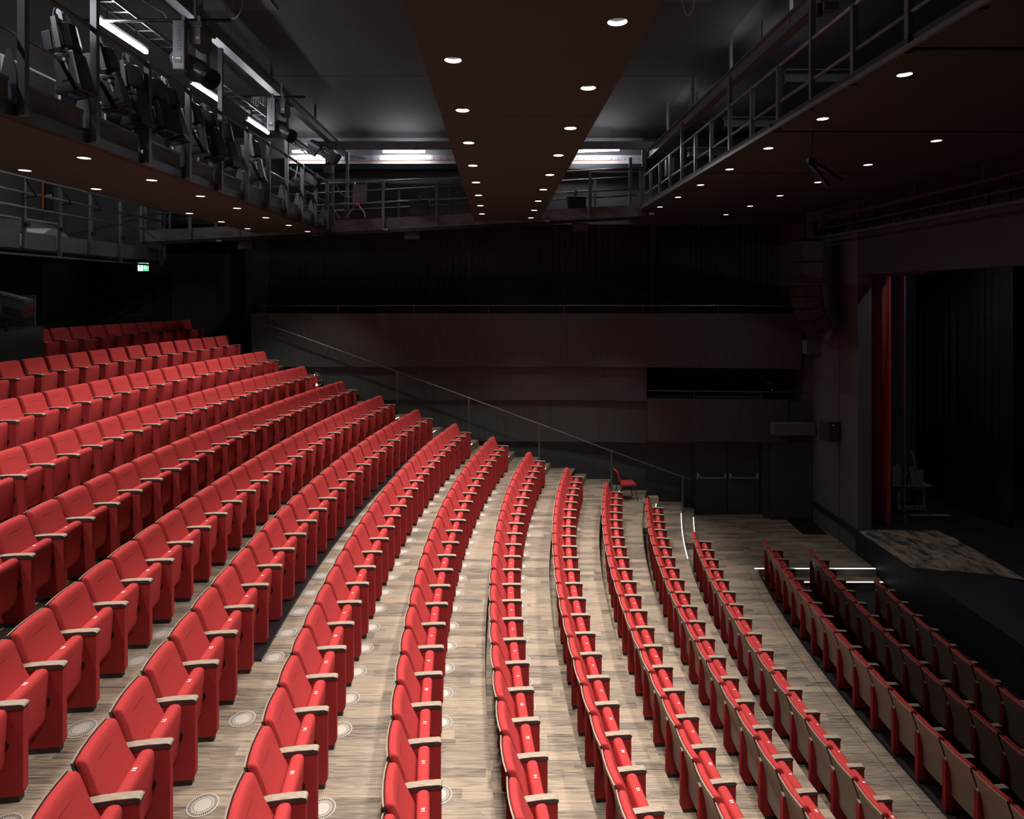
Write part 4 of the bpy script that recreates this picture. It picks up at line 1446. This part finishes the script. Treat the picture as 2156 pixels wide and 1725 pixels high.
p = P(757, 408, 16.86)
box_thing('distribution_box', [('body', MB().box(-0.18, 0.18, -0.04, 0.06, -0.24, 0.24), 'steel', dict(bevel=0.006)),
                               ('cover', MB().box(-0.165, 0.165, -0.05, -0.04, -0.225, 0.19), 'concrete', {}),
                               ('red_plug', MB().box(-0.09, 0.02, -0.03, 0.04, -0.31, -0.24), 'redplastic', {}),
                               ('hook', MB().tube([(-0.15, 0, 0.24), (-0.15, 0.06, 0.30)], 0.015, 6), 'steel_lt', {}),
                               ('hook', MB().tube([(0.15, 0, 0.24), (0.15, 0.06, 0.34)], 0.015, 6), 'steel_lt', {})],
          'grey distribution box hanging tilted on the far catwalk rail', 'box', p, rot=(0.0, 0.05, 0.0))
for px, py_, lb in ((884, 436, 'black flood lamp on the far catwalk left of the central raft'), (1213, 425, 'black flood lamp on the far catwalk right of the central raft')):
    box_thing('flood_lamp', [('housing', MB().box(-0.22, 0.22, -0.14, 0.14, -0.16, 0.12), 'lamp', dict(bevel=0.02)),
                             ('hood', MB().box(-0.235, 0.235, -0.19, -0.13, -0.19, 0.10), 'black', dict(bevel=0.008)),
                             ('yoke', MB().bar((-0.25, 0, 0), (-0.25, 0, 0.2), 0.03, 0.01).bar((0.25, 0, 0), (0.25, 0, 0.2), 0.03, 0.01).bar((-0.25, 0, 0.2), (0.25, 0, 0.2), 0.03, 0.012), 'lamp_lt', {}),
                             ('clamp', MB().box(-0.03, 0.03, -0.03, 0.22, 0.19, 0.31), 'lamp_lt', {})], lb, 'flood lamp', P(px, py_, 16.78), 'flood lamps on the far catwalk')
for px, py_, lb in ((867, 495, 'small dark loudspeaker under the far catwalk left of centre'), (1222, 478, 'small dark loudspeaker under the far catwalk right of centre'),
                    (516, 516, 'small dark loudspeaker near the entrance corner')):
    box_thing('loudspeaker', [('cabinet', MB().box(-0.21, 0.21, 0, 0.2, -0.11, 0.11), 'riser', dict(bevel=0.01)),
                              ('grille', MB().box(-0.195, 0.195, -0.008, 0.0, -0.095, 0.095), 'wall', {}),
                              ('bracket', MB().box(-0.02, 0.02, 0.08, 0.12, 0.11, 0.28), 'black', {}),
                              ('logo', MB().box(-0.165, -0.15, -0.011, -0.008, -0.01, 0.005), 'pink', {})], lb, 'loudspeaker', P(px, py_, 17.3), 'small loudspeakers on the far wall')
for i, (px, py_) in enumerate(((812, 483), (1152, 465), (1372, 450), (461, 507))):
    box_thing('junction_box', [('case', MB().box(-0.06, 0.06, -0.04, 0.04, -0.025, 0.02), 'pink', dict(bevel=0.006)), ('stem', MB().box(-0.012, 0.012, -0.012, 0.012, 0.02, 0.10), 'black', {})],
              ('small pink junction box under the far catwalk left of centre', 'small pink junction box just right of the central raft', 'small pink junction box at the right panel corner',
               'small pink junction box near the entrance corner')[i], 'junction box', P(px, py_, 16.98), 'pink junction boxes')
p = P(692, 333, 16.9)
box_thing('socket_box', [('panel', MB().box(-0.09, 0.09, 0, 0.08, -0.16, 0.14), 'black', dict(bevel=0.008)), ('lower_case', MB().box(-0.13, 0.10, -0.02, 0.1, -0.40, -0.19), 'steel', dict(bevel=0.008))] +
          [('indicator', MB().box(dx, dx + 0.03, -0.006, 0, dz, dz + 0.02), 'dotred', {}) for dx in (-0.05, 0.03) for dz in (-0.1, 0.0, 0.1)],
          'black socket box with red indicators at the catwalk corner', 'socket box', p)
p = P(1410, 352, 15.4)
box_thing('control_box', [('case', MB().box(-0.10, 0.10, -0.05, 0.08, -0.22, 0.22), 'steel', dict(bevel=0.008)), ('switch', MB().box(0.05, 0.09, -0.07, -0.05, -0.2, -0.15), 'redplastic', {})],
          'grey control box on the right catwalk post', 'control box', p)
p = P(1746, 17, 7.6)
box_thing('motor_box', [('case', MB().box(-0.09, 0.09, -0.06, 0.06, -0.04, 0.05), 'steel', dict(bevel=0.006)), ('mount', MB().box(-0.14, -0.09, -0.02, 0.02, -0.1, 0.05), 'black', {})],
          'grey motor box atop the tall right catwalk post', 'motor box', p)
# spare clamps hanging under the second pipe
for i in range(6):
    q = MB().tube([P(531 + i * 5, 203, 12.0), P(529 + i * 5, 214 + (i % 3) * 4, 12.0), P(533 + i * 5, 216 + (i % 3) * 4, 12.0), P(534 + i * 5, 206, 12.0)], 0.009, 5)
    tag(q.build('spare_hook', M['steel_lt']), '%s spare wire hook from the left under the farther pipe' % ORD[i + 1], 'hook', 'spare hooks on the farther pipe')

# ------------------------------------------------------------------ rear balcony at upper left
rb = empty('rear_balcony', (-9.9, 14, rel(0.93)))
ysb = [11.0, 11.9, 12.9, 13.92, 14.94, 16.08, 17.2, 17.93]
for a, b in zip(ysb[:-1], ysb[1:]):
    piece('fascia_panel', MB().box(-9.96, -9.93, a + 0.06, b - 0.06, rel(0.93), rel(1.28)), 'wall_grey', rb)
for i, yy in enumerate(ysb):
    piece('post', MB().box(-9.92, -9.86, yy - 0.03, yy + 0.03, rel(0.78 if i % 2 else 0.95), rel(2.40)), 'steel', rb)
    q = MB()
    q.bar((-9.84, yy - 0.02, rel(2.32)), (-9.66, yy + 0.04, rel(1.98)), 0.025, 0.025)
    q.bar((-9.66, yy + 0.04, rel(1.98)), (-9.86, yy, rel(1.96)), 0.02, 0.02)
    piece('folding_arm', q, 'black', rb)
    piece('pipe_clamp', MB().box(-9.86, -9.80, yy - 0.05, yy + 0.05, rel(1.38), rel(1.46)), 'black', rb)
for nm, zz, m in (('handrail', 2.37, 'steel_lt'), ('mid_rail', 2.06, 'steel_lt'), ('low_rail', 1.76, 'steel_lt'), ('hanging_pipe', 0.80, 'steel')):
    pipe(nm, [(-9.85, 10.5, rel(zz)), (-9.85, 18.0, rel(zz))], 0.025, m, rb)
piece('deck', MB().box(-13.5, -9.96, 8, 18.2, rel(0.90), rel(0.98)), 'wall_black', rb)
tag(rb, 'rear balcony with three round rails and folding arms', 'balcony')
sbox('wall_back', -13.5, -13.42, 6, 20.2, rel(1.0), ZC, M['wall_grey'], 'grey wall behind the rear balcony')
sbox('wall_rear_side', -13.4, -9.95, 18.2, 18.3, rel(1.0), ZC, M['wall_grey'], 'grey end wall of the rear balcony')
# things standing on the balcony
box_thing('grey_case', [('body', MB().box(-0.5, 0.5, -1.9, 0.9, 0.30, 0.72), 'grey_box', dict(bevel=0.02)), ('lid', MB().box(-0.52, 0.52, -1.92, 0.92, 0.72, 0.76), 'trunk', {}),
                        ('trestle', MB().box(-0.45, 0.45, -1.7, -1.6, 0.0, 0.30).box(-0.45, 0.45, 0.6, 0.7, 0.0, 0.30), 'black', {})], 'long pale grey case on trestles on the rear balcony', 'case', (-11.6, 14.6, rel(0.98)))
q = MB().prism([(-0.55, 0), (0.55, 0), (0.50, 0.22), (0.34, 0.42), (0.1, 0.52), (-0.15, 0.52), (-0.45, 0.35)], 'x', -0.3, 0.3)
box_thing('drum_fan', [('casing', q, 'grey_box', dict(bevel=0.01)), ('motor', MB().tube([(0.301, -0.15, 0.25), (0.34, -0.15, 0.25)], 0.10, 16), 'black', {})],
          'rounded pale grey fan casing on the rear balcony floor', 'fan', (-10.75, 14.6, rel(0.98)))
for (px, py_, w_, h_, m, nm, lb, cat) in ((92, 405, 0.10, 0.95, 'orange', 'orange_post', 'narrow orange lit opening on the balcony end wall', 'post'), (101, 400, 0.22, 1.1, 'wall_black', 'black_cabinet', 'black cabinet beside the orange opening', 'cabinet'),
                                          (76, 396, 0.07, 0.10, 'redplastic', 'alarm_box', 'small red alarm box on the balcony wall', 'alarm'), (101, 412, 0.13, 0.09, 'white', 'warning_sign', 'small white and red warning sign on the cabinet', 'sign')):
    p = P(px, py_, 18.14 if nm != 'warning_sign' else 18.078)
    q = MB().box(p.x - w_ / 2, p.x + w_ / 2, p.y, p.y + 0.06, p.z - h_ / 2, p.z + h_ / 2)
    root = empty(nm, p)
    piece('body', q, m, root)
    if nm == 'warning_sign':
        piece('red_band', MB().box(p.x - w_ / 2, p.x + w_ / 2, p.y - 0.004, p.y, p.z + 0.015, p.z + h_ / 2), 'redplastic', root)
    tag(root, lb, cat)

# exit sign, rear door and ribbed radiator
p = P(301, 562, 20.2)
ex = empty('exit_sign', p)
piece('case', MB().box(p.x - 0.18, p.x + 0.18, p.y + 0.02, p.y + 0.09, p.z - 0.15, p.z + 0.15), 'black', ex)
piece('light_panel', MB().box(p.x - 0.165, p.x + 0.165, p.y, p.y + 0.02, p.z - 0.13, p.z + 0.13), 'exitwhite', ex)
# green half with a downward arrow cut out, running figure on the white half
piece('green_field', MB().box(p.x - 0.005, p.x + 0.165, p.y - 0.004, p.y, p.z - 0.13, p.z + 0.13), 'green', ex)
piece('arrow', MB().prism([(p.x + 0.055, p.z + 0.10), (p.x + 0.105, p.z + 0.10), (p.x + 0.105, p.z - 0.01), (p.x + 0.14, p.z - 0.01), (p.x + 0.08, p.z - 0.10), (p.x + 0.02, p.z - 0.01), (p.x + 0.055, p.z - 0.01)],
                          'y', p.y - 0.008, p.y - 0.004), 'exitwhite', ex)
fg = MB().tube([(p.x - 0.085, p.y - 0.004, p.z + 0.082), (p.x - 0.085, p.y, p.z + 0.082)], 0.022, 10)
fg.prism([(p.x - 0.10, p.z + 0.055), (p.x - 0.06, p.z + 0.06), (p.x - 0.07, p.z - 0.02), (p.x - 0.03, p.z - 0.06), (p.x - 0.045, p.z - 0.075), (p.x - 0.09, p.z - 0.03),
          (p.x - 0.125, p.z - 0.10), (p.x - 0.145, p.z - 0.09), (p.x - 0.11, p.z - 0.01), (p.x - 0.135, p.z + 0.03)], 'y', p.y - 0.004, p.y)
piece('running_figure', fg, 'green', ex)
tag(ex, 'glowing green and white exit sign with arrow and running figure', 'exit sign')
dr = struct(MB().box(-12.55, -11.35, 20.26, 20.3, ZF[17] - 0.4, 7.15).build('door_3', M['wall_black']), 'black rear exit door under the lit sign')
lf = MB().box(-12.47, -11.43, 20.22, 20.26, ZF[17] - 0.4, 7.08).build('door_leaf', M['wall_black'], dr)
q = MB().tube([(-12.40, 20.21, 5.98), (-12.33, 20.15, 5.88), (-11.56, 20.15, 5.88), (-11.49, 20.21, 5.98)], 0.016, 8)
q.build('push_bar', M['steel'], lf)
rd = empty('radiator', (-10.1, 20.2, ZF[17]))
for i in range(25):
    X = -10.76 + i * 0.0555
    piece('column', MB().tube([(X, 20.2, ZF[17] - 0.3), (X, 20.2, 7.26)], 0.017, 6), 'wall_grey', rd, smooth=True)
piece('header', MB().tube([(-10.79, 20.23, 7.24), (-9.40, 20.23, 7.24)], 0.02, 6), 'wall_grey', rd)
piece('valve', MB().tube([(-9.40, 20.2, 7.24), (-9.36, 20.2, 7.24)], 0.025, 6), 'steel_lt', rd)
tag(rd, 'tall dark ribbed column radiator behind the last row', 'radiator')

# control desk parapet with followspot at the left edge
cd = empty('control_booth', (-9.1, 9, ZF[17]))
for i in range(6):
    a = 12.3 - (i + 1) * 1.0
    piece('veneer_panel', MB().box(-9.10, -9.05, a + 0.003, a + 0.997, ZF[17] - 0.45, 5.93), 'band', cd)
piece('end_panel', MB().box(-11.5, -9.10, 12.25, 12.30, ZF[17] - 0.4, 5.93), 'band', cd)
piece('cap', MB().box(-9.25, -9.04, 6.3, 12.31, 5.93, 5.955), 'riser', cd)
piece('end_screen', MB().box(-11.5, -9.14, 12.18, 12.22, 5.95, 6.55), 'wall', cd)
tag(cd, 'dark wood control booth parapet left of the last row', 'booth')
fs_ = empty('follow_spot', P(20, 648, 11.3))
fs_.rotation_euler = (0, 0.26, 0.0)
for nm, q, m, k in (('barrel', MB().tube([(-0.7, 0, 0.05), (-0.5, 0, 0.05), (0.30, 0, 0.05), (0.34, 0, 0.05)], 0.16, 8, radii=[0.13, 0.17, 0.165, 0.16]), 'lamp', {}),
                    ('top_vent', MB().box(-0.6, 0.3, -0.1, 0.1, 0.19, 0.235), 'steel_lt', dict(bevel=0.01)),
                    ('colour_film', MB().tube([(0.341, 0, 0.05), (0.346, 0, 0.05)], 0.145, 8), 'film', {}),
                    ('yoke', MB().bar((0.0, -0.2, 0.05), (0.0, -0.2, -0.22), 0.04, 0.012, up=(0, 1, 0)).bar((0.0, 0.2, 0.05), (0.0, 0.2, -0.22), 0.04, 0.012, up=(0, 1, 0)), 'lamp_lt', {}),
                    ('stand', MB().tube([(0, 0, -0.22), (0.06, 0, -0.42)], 0.03, 8).tube([(0, -0.2, -0.22), (0, 0.2, -0.22)], 0.02, 8), 'black', {}),
                    ('knob', MB().tube([(-0.1, -0.2, 0.02), (-0.1, -0.23, 0.02)], 0.04, 10), 'lamp_lt', {})):
    q.build(nm, M[m], fs_, **k)
tag(fs_, 'black followspot tilted down on the control booth parapet', 'followspot')

# gooseneck reading lamp at the end of a back row
p0 = P(667, 811, 17.35)
rl = empty('reading_lamp', p0)
pts = [P(662, 788, 17.35), P(664, 785, 17.35), P(670, 787, 17.35), P(676, 793, 17.35), P(679, 801, 17.35), P(677, 808, 17.35), P(672, 812, 17.35)]
pipe('gooseneck', pts, 0.009, 'steel_lt', rl, 6)
pipe('stem', [P(662, 788, 17.35), P(664, 800, 17.35), p0], 0.009, 'chrome', rl, 6)
piece('bulb', MB().tube([p0 + Vector((0, 0, 0.02)), p0 - Vector((0, 0, 0.02))], 0.022, 8), 'spark', rl)
tag(rl, 'small lit gooseneck lamp looping above the thirteenth row', 'lamp')

# ------------------------------------------------------------------ side aisle: red visitor chair, cardboard box
z6 = ZF[6]
vc = empty('visitor_chair', (3.28, 18.28, z6))
vc.rotation_euler = (0, 0, 0.12)
for nm, q, m, k in (('seat', MB().box(-0.22, 0.24, -0.21, 0.21, 0.43, 0.50), 'red', dict(bevel=0.025)),
                    ('seat_pan', MB().box(-0.20, 0.21, -0.20, 0.20, 0.415, 0.432), 'black', {}),
                    ('backrest', MB().prism([(-0.25, 0.55), (-0.20, 0.55), (-0.285, 0.85), (-0.33, 0.86), (-0.345, 0.84)], 'y', -0.20, 0.20), 'red', dict(bevel=0.015)),
                    ('back_shell', MB().prism([(-0.262, 0.55), (-0.25, 0.55), (-0.345, 0.84), (-0.357, 0.84)], 'y', -0.20, 0.20), 'black', {})):
    q.build(nm, M[m], vc, **k)
for s in (-1, 1):
    MB().tube([(0.12, s * 0.21, 0.44), (0.19, s * 0.235, 0.42), (0.26, s * 0.25, 0.0)], 0.011, 8).build('leg', M['black'], vc, smooth=True)
    MB().tube([(-0.10, s * 0.21, 0.44), (-0.19, s * 0.235, 0.42), (-0.27, s * 0.25, 0.0)], 0.011, 8).build('leg', M['black'], vc, smooth=True)
MB().tube([(-0.14, -0.1, 0.425), (-0.25, -0.1, 0.47), (-0.27, -0.1, 0.60)], 0.012, 8).tube([(-0.14, 0.1, 0.425), (-0.25, 0.1, 0.47), (-0.27, 0.1, 0.60)], 0.012, 8).build('back_bracket', M['black'], vc)
tag(vc, 'red upholstered visitor chair with black legs in the side aisle', 'chair')
bx = empty('cardboard_box', (4.10, 18.45, ZF[5] + 0.165))
for nm, q in (('wall_front', MB().box(-0.13, 0.13, -0.11, -0.105, 0, 0.2)), ('wall_rear', MB().box(-0.13, 0.13, 0.105, 0.11, 0, 0.2)),
              ('wall_end', MB().box(-0.13, -0.125, -0.105, 0.105, 0, 0.2)), ('wall_end', MB().box(0.125, 0.13, -0.105, 0.105, 0, 0.2)),
              ('bottom', MB().box(-0.125, 0.125, -0.105, 0.105, 0.0, 0.005)), ('flap', MB().box(-0.13, 0.125, -0.10, 0.10, 0.195, 0.2))):
    q.build(nm, M['card'], bx)
tag(bx, 'small brown cardboard box on the side stair', 'box')

# ------------------------------------------------------------------ proscenium rigging and loudspeakers
tr = empty('lighting_truss', (8.3, 10, rel(1.5)))
for nm, X, zz, hh in (('bottom_chord', 8.25, 1.50, 0.06), ('middle_chord', 8.25, 1.72, 0.03), ('top_chord', 8.25, 1.97, 0.05), ('rear_chord', 8.6, 1.75, 0.12)):
    piece(nm, MB().bar((X, 5, rel(zz)), (X - 0.1, 17.6, rel(zz)), 0.05, hh), 'wall' if nm != 'rear_chord' else 'black', tr)
for i in range(24):
    yy = 6.2 + i * 0.48
    piece('upright', MB().box(8.22, 8.27, yy, yy + 0.07, rel(1.50), rel(1.97 if i % 2 else 1.80)), 'black', tr)
for i in range(5):
    yy = 9.2 + i * 1.9
    piece('suspension', MB().tube([(8.22, yy, rel(1.97)), (8.22, yy, rel(2.28))], 0.012, 6), 'steel_lt', tr)
tag(tr, 'ladder-like lighting truss along the stage opening', 'truss')


def cabinet(root, cx, cy, cz, w_, d_, h_, rx):
    q = MB().box(-w_ / 2, w_ / 2, -d_ / 2, d_ / 2, -h_ / 2, h_ / 2)
    q.xform(Matrix.Translation((cx, cy, cz)) @ Matrix.Rotation(rx, 4, 'Y'))
    o = piece('cabinet', q, 'wall', root, bevel=0.01)
    g = MB().box(-w_ / 2 - 0.012, -w_ / 2, -d_ / 2 + 0.03, d_ / 2 - 0.03, -h_ / 2 + 0.02, h_ / 2 - 0.02)
    g.xform(Matrix.Translation((cx, cy, cz)) @ Matrix.Rotation(rx, 4, 'Y'))
    piece('grille', g, 'riser', o)
    f2 = MB().box(-w_ / 2 + 0.05, w_ / 2 - 0.05, -d_ / 2 - 0.01, -d_ / 2, -h_ / 2 + 0.02, h_ / 2 - 0.02)
    f2.xform(Matrix.Translation((cx, cy, cz)) @ Matrix.Rotation(rx, 4, 'Y'))
    piece('side_plate', f2, 'wall_grey', o)


la = empty('line_array', (7.75, 16.9, rel(1.4)))
for i, h0 in enumerate((1.12, 0.56)):
    cabinet(la, 7.78, 16.9, rel(h0), 0.60, 0.95, 0.53, 0)
x_, z_, an = 7.80, rel(0.10), 0.0
for i in range(5):
    cabinet(la, x_, 16.9, z_, 0.46, 0.85, 0.30, -an)
    an += 0.15
    z_ -= 0.30 * math.cos(an)
    x_ += 0.30 * math.sin(an) * 0.9
piece('fly_frame', MB().box(7.5, 8.05, 16.5, 17.3, rel(1.40), rel(1.45)).bar((7.78, 16.9, rel(1.45)), (7.78, 16.9, rel(2.29)), 0.04, 0.04), 'black', la)
tag(la, 'curved black line array of loudspeakers hanging beside the stage', 'loudspeaker')
box_thing('loudspeaker', [('cabinet', MB().box(-0.17, 0.17, -0.17, 0.17, -0.27, 0.27), 'wall', dict(bevel=0.015)), ('grille', MB().box(-0.18, -0.17, -0.15, 0.15, -0.25, 0.25), 'riser', {}),
                          ('wall_bracket', MB().box(0.17, 0.26, -0.12, 0.12, -0.22, 0.24), 'black', {}), ('logo', MB().box(-0.03, -0.01, -0.174, -0.17, 0.17, 0.19), 'dotamber', {})],
          'black box loudspeaker bracketed to the grey proscenium wall', 'loudspeaker', P(1746, 907, 17.0), rot=(0, 0, 0.25))
sl = empty('can_light', P(1722, 518, 17.0))
sl.rotation_euler = (0, 0.45, 0.3)
for nm, q, m in (('can', MB().tube([(0, 0, 0), (0.10, 0, 0), (0.24, 0, 0)], 0.08, 12, radii=[0.05, 0.07, 0.095]), 'wall_grey'), ('yoke', MB().bar((0.06, 0, 0), (-0.10, 0, 0.42), 0.03, 0.03), 'black'),
                 ('safety_loop', MB().tube([(-0.05, 0, 0), (-0.09, 0, 0.06), (-0.04, 0, 0.14)], 0.006, 5), 'black')):
    q.build(nm, M[m], sl)
tag(sl, 'small grey can light hanging under the truss by the line array', 'can light')
# pair of tubular lamps hanging from the slot in the right panel
hl = empty('tubular_lamp_pair', P(1708, 300, 8.9))
pipe('rod', [Vector((P(1708, 297, 8.9).x, 8.86, rel(2.30))), P(1708, 336, 8.9)], 0.011, 'black', hl)
piece('joint_block', MB().box(P(1708, 336, 8.9).x - 0.05, P(1708, 336, 8.9).x + 0.05, 8.86, 8.94, P(1708, 338, 8.9).z - 0.04, P(1708, 338, 8.9).z + 0.03), 'blackplastic', hl)
pipe('lamp_tube', [P(1706, 344, 8.9), P(1744, 393, 8.8)], 0.036, 'black', hl, 10)
pipe('lamp_tube', [P(1712, 342, 9.0), P(1772, 378, 9.1)], 0.034, 'black', hl, 10)
tag(hl, 'pair of black tubular fittings splayed below the right panel slot', 'hanging fitting')
# equipment in the lower gallery
box_thing('gallery_lamp', [('frame', MB().box(-0.10, 0.10, -0.03, 0.03, -0.11, 0.11), 'wall_grey', dict(bevel=0.008)), ('lens', MB().tube([(0, -0.034, 0), (0, -0.03, 0)], 0.08, 16), 'lens', {}),
                           ('body', MB().tube([(0, 0.03, 0), (0, 0.35, 0.03)], 0.09, 10), 'lamp', {}), ('yoke', MB().bar((-0.12, 0.1, 0), (-0.12, 0.1, 1.18), 0.03, 0.02), 'black', {}),
                           ('indicator', MB().box(0.04, 0.055, -0.036, -0.03, -0.135, -0.12), 'dotred', {})], 'square framed lamp with red dot in the lower gallery', 'stage light', P(1621, 812, 19.3))
box_thing('wall_socket', [('plate', MB().box(-0.07, 0.07, -0.02, 0.0, -0.08, 0.08), 'wall_grey', dict(bevel=0.005)), ('cover', MB().box(-0.05, 0.05, -0.04, -0.02, -0.05, 0.05), 'steel', {})],
          'small grey socket box on the lower gallery wall', 'socket', P(1540, 794, 20.58))
box_thing('gallery_case', [('body', MB().box(-0.25, 0.25, -0.2, 0.2, 0, 0.9), 'wall', dict(bevel=0.01)), ('lid', MB().box(-0.26, 0.26, -0.21, 0.21, 0.9, 0.94), 'wall_grey', {})],
          'dark equipment case standing in the lower gallery', 'case', (7.4, 19.7, 2.65))
